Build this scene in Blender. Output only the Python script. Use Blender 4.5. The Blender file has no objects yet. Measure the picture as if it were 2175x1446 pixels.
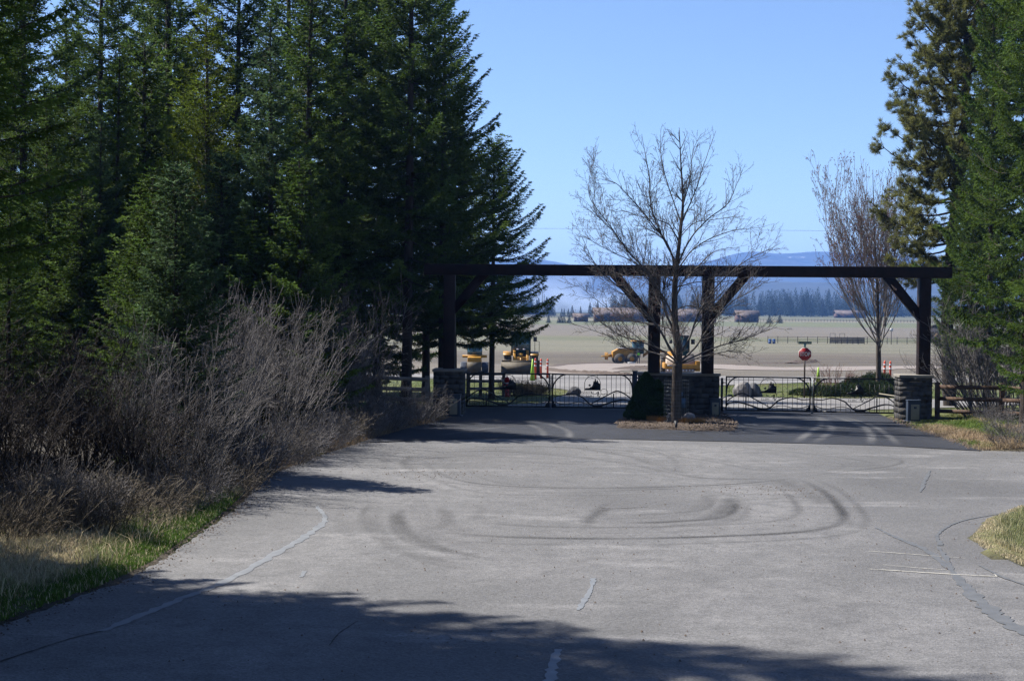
import bpy, math, random
import numpy as np
from mathutils import Matrix, Vector
C = bpy.context.scene
COL = C.collection
# ------------------------------------------------------------------ camera
EYE = 3.8; F = 3225.0; W0, H0 = 2175.0, 1446.0
PITCH = math.atan(73.0 / F); ROLL = 0.008
RM = Matrix.Rotation(math.pi/2 - PITCH, 3, 'X') @ Matrix.Rotation(ROLL, 3, 'Z')
cd = bpy.data.cameras.new('camera'); cam = bpy.data.objects.new('camera', cd); COL.objects.link(cam)
cam.matrix_world = Matrix.Translation((0, 0, EYE)) @ RM.to_4x4()
cd.sensor_width = 36; cd.lens = 36 * F / W0; cd.clip_start = .1; cd.clip_end = 30000
C.camera = cam
# ------------------------------------------------------------------ light
SUN_EL, SUN_AZ = math.radians(48), math.radians(25)      # azimuth: forward of due left
SD = Vector((-math.cos(SUN_AZ)*math.cos(SUN_EL), math.sin(SUN_AZ)*math.cos(SUN_EL), math.sin(SUN_EL)))
wd = bpy.data.worlds.new('World'); C.world = wd; wd.use_nodes = True
_n = wd.node_tree.nodes; _s = _n.new('ShaderNodeTexSky'); _s.sky_type = 'NISHITA'; _s.sun_disc = False
_s.sun_elevation = SUN_EL; _s.sun_rotation = -(math.pi/2 - SUN_AZ)
_s.air_density = 1.0; _s.dust_density = 0.25; _s.ozone_density = 6.0; _s.altitude = 900
_n['Background'].inputs[1].default_value = .057
_h = _n.new('ShaderNodeHueSaturation'); _h.inputs['Saturation'].default_value = .98; _h.inputs['Hue'].default_value = .506; wd.node_tree.links.new(_s.outputs[0], _h.inputs['Color'])
wd.node_tree.links.new(_h.outputs[0], _n['Background'].inputs[0])
sl = bpy.data.lights.new('sun', 'SUN'); so = bpy.data.objects.new('sun', sl); COL.objects.link(so)
sl.energy = 5.0; sl.angle = math.radians(.5); sl.color = (1, .95, .87)
so.rotation_euler = SD.to_track_quat('Z', 'Y').to_euler(); so.location = (-30, 10, 40)
C.view_settings.view_transform = 'Standard'; C.view_settings.look = 'None'
C.view_settings.gamma = 1; C.view_settings.use_curve_mapping = False
C.view_settings.exposure = 1.52
C.render.film_transparent = False
cy = C.cycles
cy.max_bounces = 6; cy.diffuse_bounces = 2; cy.glossy_bounces = 2; cy.transmission_bounces = 4; cy.volume_bounces = 0
cy.transparent_max_bounces = 8; cy.use_adaptive_sampling = True; cy.adaptive_threshold = .012; cy.use_denoising = True; cy.denoiser = 'OPENIMAGEDENOISE'; cy.denoising_prefilter = 'NONE'; cy.denoising_quality = 'HIGH'
# ------------------------------------------------------------------ helpers
rnd = random.Random(7)
def ray(px, py):
    v = RM @ Vector(((px - W0/2)/F, -(py - H0/2)/F, -1)); return v
def at(px, py, Y):                                     # the point seen at a pixel of the photo, at a distance
    v = ray(px, py); k = Y / v.y; return Vector((v.x*k, Y, EYE + v.z*k))
def gnd(px, py, z=0.0):
    v = ray(px, py); k = (z - EYE)/v.z; return Vector((v.x*k, v.y*k, z))
def gx(px, Y):                                         # x of a pixel column at a distance (near the horizon)
    return at(px, 800, Y).x
PY = np.array([-400, 56, 71, 104, 113, 145, 190, 1e5]); PZ = np.array([0, 0, -.4, -1.15, -1.35, -2.25, -3.2, -3.2])
def prof(y): return np.interp(y, PY, PZ)
def setp(o, label=None, cat=None, group=None, kind=None):
    if label: o['label'] = label
    if cat: o['category'] = cat
    if group: o['group'] = group
    if kind: o['kind'] = kind
    return o
def link(name, me, parent=None, loc=(0, 0, 0), rz=0):
    o = bpy.data.objects.new(name, me); COL.objects.link(o)
    if parent is not None: o.parent = parent
    o.location = loc; o.rotation_euler = (0, 0, rz); return o
def thing(name, label, cat, loc=(0, 0, 0), rz=0, group=None):
    o = link(name, None, None, loc, rz); o.empty_display_size = .3; return setp(o, label, cat, group)
def np_mesh(name, V, faces, mats, tone=None, smooth=False, uvname=None, color=None):
    """faces: list of (M,k) int arrays; mats: one material"""
    me = bpy.data.meshes.new(name); V = np.asarray(V, np.float32)
    me.vertices.add(len(V)); me.vertices.foreach_set('co', V.ravel())
    loops = np.concatenate([f.ravel() for f in faces]).astype(np.int32)
    sizes = np.concatenate([np.full(len(f), f.shape[1], np.int32) for f in faces])
    starts = np.concatenate([[0], np.cumsum(sizes)[:-1]]).astype(np.int32)
    me.loops.add(len(loops)); me.loops.foreach_set('vertex_index', loops)
    me.polygons.add(len(sizes)); me.polygons.foreach_set('loop_start', starts); me.polygons.foreach_set('loop_total', sizes)
    if smooth: me.polygons.foreach_set('use_smooth', np.ones(len(sizes), bool))
    if tone is not None:
        a = me.attributes.new('tone', 'FLOAT', 'POINT'); a.data.foreach_set('value', np.asarray(tone, np.float32))
    if color is not None:
        a = me.attributes.new('tint', 'FLOAT_COLOR', 'POINT'); a.data.foreach_set('color', np.asarray(color, np.float32).ravel())
    me.materials.append(mats); me.update(calc_edges=True); return me
def nrm(a): return a / np.maximum(np.linalg.norm(a, axis=-1, keepdims=True), 1e-9)
def seg_geo(P0, P1, R0, R1, k=4):
    """many tapered k-sided prisms at once"""
    P0 = np.asarray(P0, float); P1 = np.asarray(P1, float); R0 = np.asarray(R0, float); R1 = np.asarray(R1, float)
    n = len(P0); d = nrm(P1-P0); up = np.where(np.abs(d[:, 2:3]) > .9, [[1., 0, 0]], [[0., 0, 1.]])
    u = nrm(np.cross(d, up)); v = np.cross(d, u); a = np.arange(k)*2*np.pi/k
    ring = u[:, None]*np.cos(a)[None, :, None] + v[:, None]*np.sin(a)[None, :, None]
    V = np.concatenate([P0[:, None]+ring*R0[:, None, None], P1[:, None]+ring*R1[:, None, None]], 1).reshape(-1, 3)
    b = (np.arange(n)*2*k)[:, None]; i = np.arange(k)[None]; j = (i+1) % k
    Fq = np.stack([b+i, b+j, b+k+j, b+k+i], -1).reshape(-1, 4)
    return V, Fq
class MB:
    def __init__(s): s.v = []; s.f = {}; s.n = 0
    def add(s, V, *Fs):
        for f in Fs:
            f = np.asarray(f, np.int64); s.f.setdefault(f.shape[1], []).append(f + s.n)
        s.v.append(np.asarray(V, float)); s.n += len(V); return s
    def box(s, c, d, rz=0, jit=0, M=None):
        c = np.array(c, float); d = np.array(d, float)/2
        V = np.array([[x, y, z] for z in (-1, 1) for y in (-1, 1) for x in (-1, 1)], float)*d
        if jit: V = V + np.array([[rnd.uniform(-jit, jit) for _ in range(3)] for _ in range(8)])
        if M is not None: V = V @ np.array(M).T
        if rz: ca, sa = math.cos(rz), math.sin(rz); V = V @ np.array([[ca, sa, 0], [-sa, ca, 0], [0, 0, 1]])
        return s.add(V + c, [[0, 2, 3, 1], [4, 5, 7, 6], [0, 1, 5, 4], [2, 6, 7, 3], [0, 4, 6, 2], [1, 3, 7, 5]])
    def bar(s, a, b, w, h=None, up=(0, 0, 1)):          # square bar between two points
        h = h or w; a = np.array(a, float); b = np.array(b, float); d = b-a; L = np.linalg.norm(d); d /= L
        up = np.array(up, float)
        if abs(d @ up) > .95: up = np.array([0, 1., 0])
        u = np.cross(d, up); u /= np.linalg.norm(u); v = np.cross(u, d)
        V = [p + u*x*w/2 + v*z*h/2 for p in (a, b) for x, z in ((-1, -1), (1, -1), (1, 1), (-1, 1))]
        return s.add(V, [[0, 1, 2, 3], [4, 7, 6, 5], [0, 4, 5, 1], [1, 5, 6, 2], [2, 6, 7, 3], [3, 7, 4, 0]])
    def tube(s, pts, r, k=8, cap=True):
        pts = np.asarray(pts, float); n = len(pts); r = np.broadcast_to(np.asarray(r, float), (n,))
        t = nrm(np.gradient(pts, axis=0)); ref = np.array([0, 0, 1.])
        if abs((t @ ref)).max() > .95: ref = np.array([1., 0.05, 0]) if abs((t @ np.array([1., 0, 0]))).max() < .95 else np.array([.3, 1., .2])
        u = nrm(np.cross(t, ref)); v = np.cross(t, u); a = np.arange(k)*2*np.pi/k
        V = pts[:, None] + (u[:, None]*np.cos(a)[None, :, None] + v[:, None]*np.sin(a)[None, :, None])*r[:, None, None]
        Fq = []
        for i in range(n-1):
            for j in range(k): Fq.append([i*k+j, i*k+(j+1) % k, (i+1)*k+(j+1) % k, (i+1)*k+j])
        s.add(V.reshape(-1, 3), Fq)
        if cap:
            s.f.setdefault(k, []).append(np.array([[*range(k)][::-1]]) + s.n - n*k)
            s.f[k].append(np.array([[*range(k)]]) + s.n - k)
        return s
    def prism(s, poly, y0, y1, axis='y'):               # outline in x,z extruded along y (or x,y along z)
        n = len(poly)
        if axis == 'y': V = [(p[0], y0, p[1]) for p in poly] + [(p[0], y1, p[1]) for p in poly]
        elif axis == 'x': V = [(y0, p[0], p[1]) for p in poly] + [(y1, p[0], p[1]) for p in poly]
        else: V = [(p[0], p[1], y0) for p in poly] + [(p[0], p[1], y1) for p in poly]
        s.add(V, [[i, (i+1) % n, n+(i+1) % n, n+i] for i in range(n)])
        s.f.setdefault(n, []).append(np.array([[*range(n)][::-1], [*range(n, 2*n)]]) + s.n - 2*n); return s
    def build(s, name, m, parent=None, loc=(0, 0, 0), rz=0, smooth=False, bevel=0):
        me = np_mesh(name, np.concatenate(s.v), [np.concatenate(x) for x in s.f.values()], m, smooth=smooth)
        o = link(name, me, parent, loc, rz)
        if bevel:
            b = o.modifiers.new('b', 'BEVEL'); b.width = bevel; b.segments = 2; b.limit_method = 'ANGLE'
        return o
def copy_thing(o, loc=None, rz=None, scale=None, label=None):
    c = o.copy(); COL.objects.link(c)
    for ch in list(o.children):
        d = ch.copy(); COL.objects.link(d); d.parent = c
        for g in list(ch.children):
            e = g.copy(); COL.objects.link(e); e.parent = d
    if loc is not None: c.location = loc
    if rz is not None: c.rotation_euler = (0, 0, rz)
    if scale is not None: c.scale = scale if hasattr(scale, '__len__') else (scale,)*3
    if label: c['label'] = label
    return c
# ------------------------------------------------------------------ materials
ALB = .57
def mat(name, col, rough=.8, var=.25, scale=8, bump=0, bscale=None, metal=0, col2=None, attr=None, spec=.3, transl=0, emis=None, stretch=None):
    if attr != 'tint': col = tuple(c*ALB for c in col); col2 = tuple(c*ALB for c in col2) if col2 else None
    m = bpy.data.materials.new(name); m.use_nodes = True; nt = m.node_tree; N = nt.nodes; L = nt.links
    b = N['Principled BSDF']; b.inputs['Roughness'].default_value = rough; b.inputs['Metallic'].default_value = metal
    b.inputs['Specular IOR Level'].default_value = spec
    tc = N.new('ShaderNodeTexCoord'); src = tc.outputs['Object']
    if stretch:
        mp = N.new('ShaderNodeMapping'); mp.inputs['Scale'].default_value = stretch; L.new(src, mp.inputs[0]); src = mp.outputs[0]
    no = N.new('ShaderNodeTexNoise'); no.inputs['Scale'].default_value = scale; no.inputs['Detail'].default_value = 5; L.new(src, no.inputs[0])
    mr = N.new('ShaderNodeMapRange'); mr.inputs[1].default_value = .3; mr.inputs[2].default_value = .7; L.new(no.outputs[0], mr.inputs[0])
    mx = N.new('ShaderNodeMix'); mx.data_type = 'RGBA'; L.new(mr.outputs[0], mx.inputs[0])
    c2 = col2 or tuple(min(1, c*(1+var)) for c in col); c1 = col if col2 else tuple(c*(1-var) for c in col)
    mx.inputs[6].default_value = (*c1, 1); mx.inputs[7].default_value = (*c2, 1); out = mx.outputs[2]
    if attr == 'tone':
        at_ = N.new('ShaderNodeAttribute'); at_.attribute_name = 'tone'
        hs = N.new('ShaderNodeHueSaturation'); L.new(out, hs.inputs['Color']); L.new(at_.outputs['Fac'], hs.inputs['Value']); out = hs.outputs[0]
    if attr == 'tint':
        at_ = N.new('ShaderNodeAttribute'); at_.attribute_name = 'tint'
        m2 = N.new('ShaderNodeMix'); m2.data_type = 'RGBA'; m2.blend_type = 'MULTIPLY'; m2.inputs[0].default_value = 1
        L.new(out, m2.inputs[6]); L.new(at_.outputs['Color'], m2.inputs[7]); out = m2.outputs[2]
    L.new(out, b.inputs['Base Color'])
    if bump:
        n2 = N.new('ShaderNodeTexNoise'); n2.inputs['Scale'].default_value = bscale or scale*4; n2.inputs['Detail'].default_value = 6; L.new(src, n2.inputs[0])
        bp = N.new('ShaderNodeBump'); bp.inputs['Strength'].default_value = bump; bp.inputs['Distance'].default_value = .03
        L.new(n2.outputs[0], bp.inputs['Height']); L.new(bp.outputs[0], b.inputs['Normal'])
    if transl:
        t = N.new('ShaderNodeBsdfTranslucent'); ms = N.new('ShaderNodeMixShader'); ms.inputs[0].default_value = transl
        L.new(out, t.inputs[0]); L.new(b.outputs[0], ms.inputs[1]); L.new(t.outputs[0], ms.inputs[2]); L.new(ms.outputs[0], N['Material Output'].inputs[0])
    if emis: b.inputs['Emission Color'].default_value = (*emis, 1); b.inputs['Emission Strength'].default_value = 1
    return m
M = {}
M['fir'] = mat('fir_needles', (.052, .100, .020), .7, scale=.9, attr='tone', col2=(.125, .190, .036), transl=.36, spec=.08)
M['fir_blue'] = mat('spruce_needles', (.050, .098, .040), .7, scale=.9, attr='tone', col2=(.11, .175, .070), transl=.32, spec=.08)
M['fir_yellow'] = mat('young_needles', (.10, .155, .018), .7, scale=.9, attr='tone', col2=(.20, .255, .030), transl=.36, spec=.08)
M['fir_far'] = mat('far_needles', (.022, .038, .016), .8, scale=.2, attr='tone', col2=(.035, .055, .022), transl=.1, spec=.08)
M['pine'] = mat('pine_needles', (.15, .170, .050), .6, scale=1.0, attr='tone', col2=(.28, .285, .10), transl=.32, spec=.08)
M['arbor'] = mat('arborvitae_leaves', (.035, .085, .012), .7, scale=3, attr='tone', col2=(.05, .10, .018), transl=.2, spec=.08)
M['juniper'] = mat('juniper_leaves', (.04, .07, .02), .7, scale=2, attr='tone', col2=(.07, .10, .035), transl=.15, spec=.08)
M['bark'] = mat('dark_bark', (.026, .020, .016), .95, scale=6, bump=1, bscale=20, col2=(.075, .058, .048), stretch=(1, 1, .25))
M['greybark'] = mat('grey_bark', (.055, .045, .038), .9, scale=14, bump=.6, bscale=40, col2=(.13, .108, .092), spec=.1, stretch=(1, 1, .3))
M['maplebark'] = mat('maple_twigs', (.17, .14, .13), .85, scale=1.5, col2=(.30, .26, .245))
M['limbbark'] = mat('limb_bark', (.075, .068, .064), .9, scale=5, col2=(.19, .175, .165), spec=.1)
M['palebark'] = mat('pale_bark', (.20, .18, .165), .9, scale=9, bump=.4, col2=(.33, .30, .28), stretch=(1, 1, .3))
M['bud'] = mat('red_buds', (.16, .06, .05), .8)
M['twig'] = mat('grey_twigs', (.080, .074, .072), .85, scale=1.5, col2=(.27, .25, .245), attr='tone', spec=.08)
M['redtwig'] = mat('red_twigs', (.17, .085, .07), .85, scale=2, col2=(.26, .15, .12), attr='tone', spec=.08)
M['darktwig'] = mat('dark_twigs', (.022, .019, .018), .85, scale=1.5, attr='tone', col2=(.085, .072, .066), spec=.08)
M['weed'] = mat('dry_weeds', (.12, .10, .08), .9, scale=3, attr='tone', col2=(.25, .215, .17), transl=.1, spec=.08)
M['grass'] = mat('grass_blades', (1, 1, 1), .7, var=.12, scale=4, attr='tint', transl=.3)
M['timber'] = mat('dark_timber', (.008, .0040, .0032), .6, scale=9, bump=.5, bscale=30, col2=(.030, .013, .010), spec=.15, stretch=(.25, 1, .25))
M['fencewood'] = mat('brown_fence_wood', (.06, .032, .02), .8, scale=5, bump=.3, col2=(.13, .075, .045))
M['railwood'] = mat('weathered_rails', (.13, .11, .10), .85, scale=5, bump=.3, col2=(.27, .24, .22))
M['stone'] = mat('ledge_stone', (.035, .034, .036), .85, scale=2.2, bump=.4, bscale=25, col2=(.13, .125, .12), spec=.1)
M['stonecap'] = mat('stone_cap', (.24, .22, .19), .8, scale=4, bump=.3, col2=(.33, .30, .26))
M['mortar'] = mat('mortar', (.07, .07, .07), .95)
M['rock'] = mat('pale_boulder', (.17, .165, .17), .9, scale=3, bump=.8, bscale=12, col2=(.36, .34, .34))
M['rockdark'] = mat('dark_boulder', (.07, .07, .08), .9, scale=3, bump=.8, bscale=12, col2=(.15, .15, .16))
M['iron'] = mat('black_iron', (.008, .007, .007), .45, spec=.4)
M['wire'] = mat('galvanised_wire', (.22, .25, .27), .4, metal=.7)
M['beige'] = mat('beige_box', (.30, .27, .20), .6, var=.08)
M['navy'] = mat('navy_box', (.03, .045, .075), .55, var=.1)
M['blueplastic'] = mat('blue_box', (.07, .16, .28), .5, var=.1)
M['label'] = mat('white_label', (.5, .52, .55), .5, var=.1)
M['red'] = mat('sign_red', (.32, .008, .010), .45, var=.06)
M['signwhite'] = mat('sign_white', (.8, .8, .8), .5, var=.03)
M['signgreen'] = mat('sign_green', (.005, .10, .055), .45, var=.06)
M['teal'] = mat('pale_bracket', (.35, .55, .5), .5, var=.1)
M['post'] = mat('sign_post', (.10, .075, .055), .7)
M['orange'] = mat('safety_orange', (.85, .10, .035), .5, var=.05)
M['refl'] = mat('reflective_band', (.85, .8, .85), .3, var=.05)
M['lime'] = mat('lime_plastic', (.45, .75, .05), .5, var=.05)
M['hydrant'] = mat('hydrant_red', (.55, .015, .02), .4, var=.1)
M['yellow'] = mat('machine_yellow', (.52, .25, .02), .5, var=.2, scale=3, bump=.05)
M['machblack'] = mat('machine_dark', (.03, .032, .038), .6)
M['bucket'] = mat('worn_bucket_steel', (.085, .068, .045), .7, scale=3, col2=(.15, .12, .08), bump=.2)
M['tyre'] = mat('dusty_tyre', (.06, .057, .053), .9, scale=5, col2=(.13, .12, .11))
M['drum'] = mat('dusty_drum', (.36, .28, .22), .7, scale=4, col2=(.5, .4, .32))
M['grey'] = mat('grey_metal', (.32, .32, .34), .5, metal=.2)
M['blue'] = mat('blue_barrel', (.03, .12, .4), .4, var=.1)
M['shirt'] = mat('lime_vest', (.28, .85, .08), .6, var=.1)
M['jeans'] = mat('dark_trousers', (.03, .035, .05), .9)
M['skin'] = mat('skin', (.45, .27, .2), .6, var=.05)
M['logwall'] = mat('log_wall', (.07, .035, .024), .9, scale=2, col2=(.13, .07, .05))
M['logroof'] = mat('brown_roof', (.10, .075, .068), .9, scale=.6, col2=(.16, .125, .11))
M['window'] = mat('window_glass', (.02, .03, .04), .1, spec=.6)
M['barnwall'] = mat('barn_siding', (.05, .045, .048), .9, scale=2, col2=(.08, .07, .075))
M['barndoor'] = mat('tan_door', (.62, .42, .22), .7, var=.1)
M['mulch'] = mat('bark_mulch', (.035, .026, .020), .95, scale=9, bump=1, bscale=60, col2=(.11, .078, .058))
M['dirtchip'] = mat('dirt_clods', (.10, .075, .06), .95)
M['straw'] = mat('orange_stubble', (.5, .25, .07), .8, var=.3, scale=10)
def glass_mat(name, col, rough=.08):
    m = mat(name, col, rough, var=.3, scale=1, spec=.8); return m
M['cabglass'] = glass_mat('cab_glass', (.03, .09, .11))
# ------------------------------------------------------------------ noise for shapes
_rg = np.random.default_rng(3)
_KV = _rg.normal(size=(14, 2)); _KP = _rg.uniform(0, 6.28, 14)
def wob(x, y, s=1.0, o=0):                              # smooth pseudo noise, about -1..1
    r = 0
    for i in range(7):
        k = _KV[(i+o) % 14]*(1+i*.45)/s; r = r + np.sin(x*k[0]+y*k[1]+_KP[(i+o*3) % 14]+o)/(1+i*.4)
    return r/2.6
# ------------------------------------------------------------------ road outline
LE = np.array([[gnd(px, py).x, gnd(px, py).y] for px, py in
     [(-700, 1700), (-330, 1446), (-60, 1352), (150, 1272), (250, 1238), (345, 1190), (430, 1130), (495, 1085), (530, 1050), (560, 1012), (640, 982), (705, 958), (770, 938), (872, 908), (940, 893)]])
LE = LE[np.argsort(LE[:, 1])]
GL_ = gx(988, 56.5); GR_ = gx(1860, 55.0)
def xl(y): return np.interp(y, [-40, *LE[:, 1], 57, 60], [LE[0, 0]-2, *LE[:, 0], gx(1005, 57), gx(1010, 60)])
TR = [(760, 941), (900, 935), (1100, 931), (1300, 933), (1500, 937), (1700, 942), (1900, 948), (2085, 958)]
TRW = np.array([[gnd(*p).x, gnd(*p).y] for p in TR])     # old / new asphalt joint
RJ = gnd(2085, 958); RK = gnd(1930, 905); RL = gnd(1865, 879)
def xr(y): return np.interp(y, [-40, RJ.y-.01, RJ.y, RK.y, RL.y, 60], [24, 24, RJ.x, RK.x, RL.x, RL.x-.3])
BP = [gnd(*p) for p in [(1303, 906), (1318, 911), (1420, 914), (1500, 917), (1558, 916), (1570, 907), (1550, 893), (1537, 880), (1527, 868), (1362, 868), (1335, 885)]]
BED = np.array([[p.x, p.y] for p in BP])
def in_poly(x, y, P):
    c = np.zeros(np.shape(x), bool); n = len(P)
    for i in range(n):
        x0, y0 = P[i]; x1, y1 = P[(i+1) % n]
        t = (y0 > y) != (y1 > y)
        c ^= t & (x < (x1-x0)*(y-y0)/((y1-y0) if y1 != y0 else 1e-9)+x0)
    return c
# right-hand grass point on the near right
GP = np.array([[gnd(px, py).x, gnd(px, py).y] for px, py in [(2600, 1440), (2300, 1262), (2175, 1205), (2112, 1182), (2062, 1150), (2098, 1106), (2175, 1078), (2400, 1030), (2900, 990), (3300, 1440)]])
def terr(x, y):
    z = prof(y)
    road = (x > xl(y)-.15) & (x < xr(y)+.1) & (y < 58) & (y > -40)
    vl = np.clip((xl(y)-x)/3, 0, 1); vr = np.clip((x-xr(y))/2, 0, 1)
    near = (y < 57)
    z = z + np.where(near, np.maximum(vl, vr)*(.10+.05*wob(x, y, 1.3)) + vl*np.clip((xl(y)-x-1.5)/6, 0, 1)*.25, 0)
    z = z + np.where(y > 56, .03*wob(x, y, 4)*np.clip((y-56)/10, 0, 1), 0)
    z = z + np.where(y > 145, .12*wob(x, y, 30)*np.clip((y-145)/60, 0, 1), 0)
    gp = in_poly(x, y, GP); z = np.where(gp, .06+.03*wob(x, y, .8), z)
    z = np.where(road & ~gp, -.06, z)
    z = np.where((y > 58) & (y < 104) & (x > gx(985, 60)+(y-58)*.03) & (x < RL.x+1+(y-58)*.5), z-.0, z)
    return z
def geo_lines(a, dens, b, g):
    r = [a]; d = dens
    while r[-1] < b: r.append(r[-1]+d); d *= g
    return r
xs = geo_lines(20, .4, 9000, 1.13); xs = np.array(sorted(set([-v for v in xs] + list(np.arange(-20, 20, .25)) + xs)))
ys = np.array(list(np.arange(-30, 10, 1)) + list(np.arange(10, 62, .25)) + list(np.arange(62, 130, .5)) + geo_lines(130, .8, 9500, 1.012))
GX, GY = np.meshgrid(xs, ys); GZ = terr(GX, GY)
# colours of the ground, by place
def cmix(a, b, t): return a*(1-t[..., None]) + np.array(b)*t[..., None]
def sm(a, b, v): t = np.clip((v-a)/(b-a), 0, 1); return t*t*(3-2*t)
colr = np.zeros(GX.shape+(3,)); colr[:] = (.055, .045, .032)              # litter under the trees
w1 = wob(GX, GY, 1.1, 2); w2 = wob(GX, GY, 6, 4)
GREEN = (.085, .115, .022); LAWN = (.115, .14, .03); STRAW = (.26, .21, .13); DIRT = (.185, .16, .125); TG = .53
lv = sm(0, .6, xl(GY)-GX)*(1-sm(1.9, 3.0, xl(GY)-GX+w1*.5)); colr = np.where((GY < 50)[..., None], cmix(colr, STRAW, lv*.9), colr); colr = np.where(in_poly(GX, GY, GP)[..., None], np.array((.15, .15, .06)), colr)
rv = sm(0, .3, GX-xr(GY)); colr = np.where(((GY < 60) & (GX > 8))[..., None], cmix(colr, (.20, .165, .10), rv), colr)
gg = ((GY > 49.5) & (GX > 8)); colr = cmix(colr, (.11, .125, .03), np.where(gg, sm(49.3, 50.6, GY+w1*.5), 0))
colr = cmix(colr, LAWN, sm(56, 58, GY)*(1-sm(99, 101, GY)))
colr = cmix(colr, (.15, .14, .06), sm(56, 58, GY)*(1-sm(99, 101, GY))*sm(-.2, .9, w2)*.6)
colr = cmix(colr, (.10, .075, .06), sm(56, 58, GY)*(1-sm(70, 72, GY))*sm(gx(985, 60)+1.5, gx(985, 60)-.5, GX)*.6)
yy = GY*(1+.0000*GX) + 6*w2*np.clip(GY/300, 0, 1)
colr = cmix(colr, DIRT, sm(115, 118, GY))
bands = [(118, DIRT), (150, (.20, .17, .13)), (176, (.135, .112, .082)), (228, (.165, .142, .105)), (240, (.205, .195, .135)), (292, (.205, .195, .13)), (318, (.165, .17, .095)),
         (345, (.18, .175, .105)), (362, (.195, .172, .135)), (560, (.185, .165, .13)), (575, (.16, .175, .085)), (760, (.16, .17, .085)), (775, (.24, .22, .15)), (900, (.17, .17, .09)), (1200, (.12, .13, .06)), (1500, (.03, .045, .02)), (9e4, (.03, .045, .02))]
for i in range(1, len(bands)):
    colr = cmix(colr, bands[i][1], sm(bands[i][0]-3-bands[i][0]*.01, bands[i][0]+3+bands[i][0]*.01, yy))
NR, NC = GX.shape; idx = np.arange(NR*NC).reshape(NR, NC)
gf = np.stack([idx[:-1, :-1], idx[:-1, 1:], idx[1:, 1:], idx[1:, :-1]], -1).reshape(-1, 4)
gm = mat('ground_soil', (1, 1, 1), .95, var=.22, scale=.9, attr='tint', bump=.9, bscale=14)
_nt = gm.node_tree                                        # finer clods and furrows
_n2 = _nt.nodes.new('ShaderNodeTexNoise'); _n2.inputs['Scale'].default_value = 7; _n2.inputs['Detail'].default_value = 6
_nt.links.new(_nt.nodes['Texture Coordinate'].outputs['Object'], _n2.inputs[0])
_mp = _nt.nodes.new('ShaderNodeMapRange'); _mp.inputs[1].default_value = .3; _mp.inputs[2].default_value = .7; _mp.inputs[3].default_value = .6; _mp.inputs[4].default_value = 1.35
_nt.links.new(_n2.outputs[0], _mp.inputs[0])
_bs = _nt.nodes['Principled BSDF']; _old = _bs.inputs['Base Color'].links[0].from_socket
_hs = _nt.nodes.new('ShaderNodeHueSaturation'); _nt.links.new(_old, _hs.inputs['Color']); _nt.links.new(_mp.outputs[0], _hs.inputs['Value']); _nt.links.new(_hs.outputs[0], _bs.inputs['Base Color'])
_mp3 = _nt.nodes.new('ShaderNodeMapping'); _mp3.inputs['Scale'].default_value = (.012, .45, 1); _nt.links.new(_nt.nodes['Texture Coordinate'].outputs['Object'], _mp3.inputs[0])
_n3 = _nt.nodes.new('ShaderNodeTexNoise'); _n3.inputs['Scale'].default_value = 1; _n3.inputs['Detail'].default_value = 6; _nt.links.new(_mp3.outputs[0], _n3.inputs[0])
_m3 = _nt.nodes.new('ShaderNodeMapRange'); _m3.inputs[1].default_value = .32; _m3.inputs[2].default_value = .68; _m3.inputs[3].default_value = .72; _m3.inputs[4].default_value = 1.25; _nt.links.new(_n3.outputs[0], _m3.inputs[0])
_h3 = _nt.nodes.new('ShaderNodeHueSaturation'); _nt.links.new(_hs.outputs[0], _h3.inputs['Color']); _nt.links.new(_m3.outputs[0], _h3.inputs['Value']); _nt.links.new(_h3.outputs[0], _bs.inputs['Base Color'])
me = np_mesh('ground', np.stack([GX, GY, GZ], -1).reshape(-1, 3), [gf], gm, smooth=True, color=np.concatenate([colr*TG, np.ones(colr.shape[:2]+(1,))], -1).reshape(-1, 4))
setp(link('ground', me), kind='structure')
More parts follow.
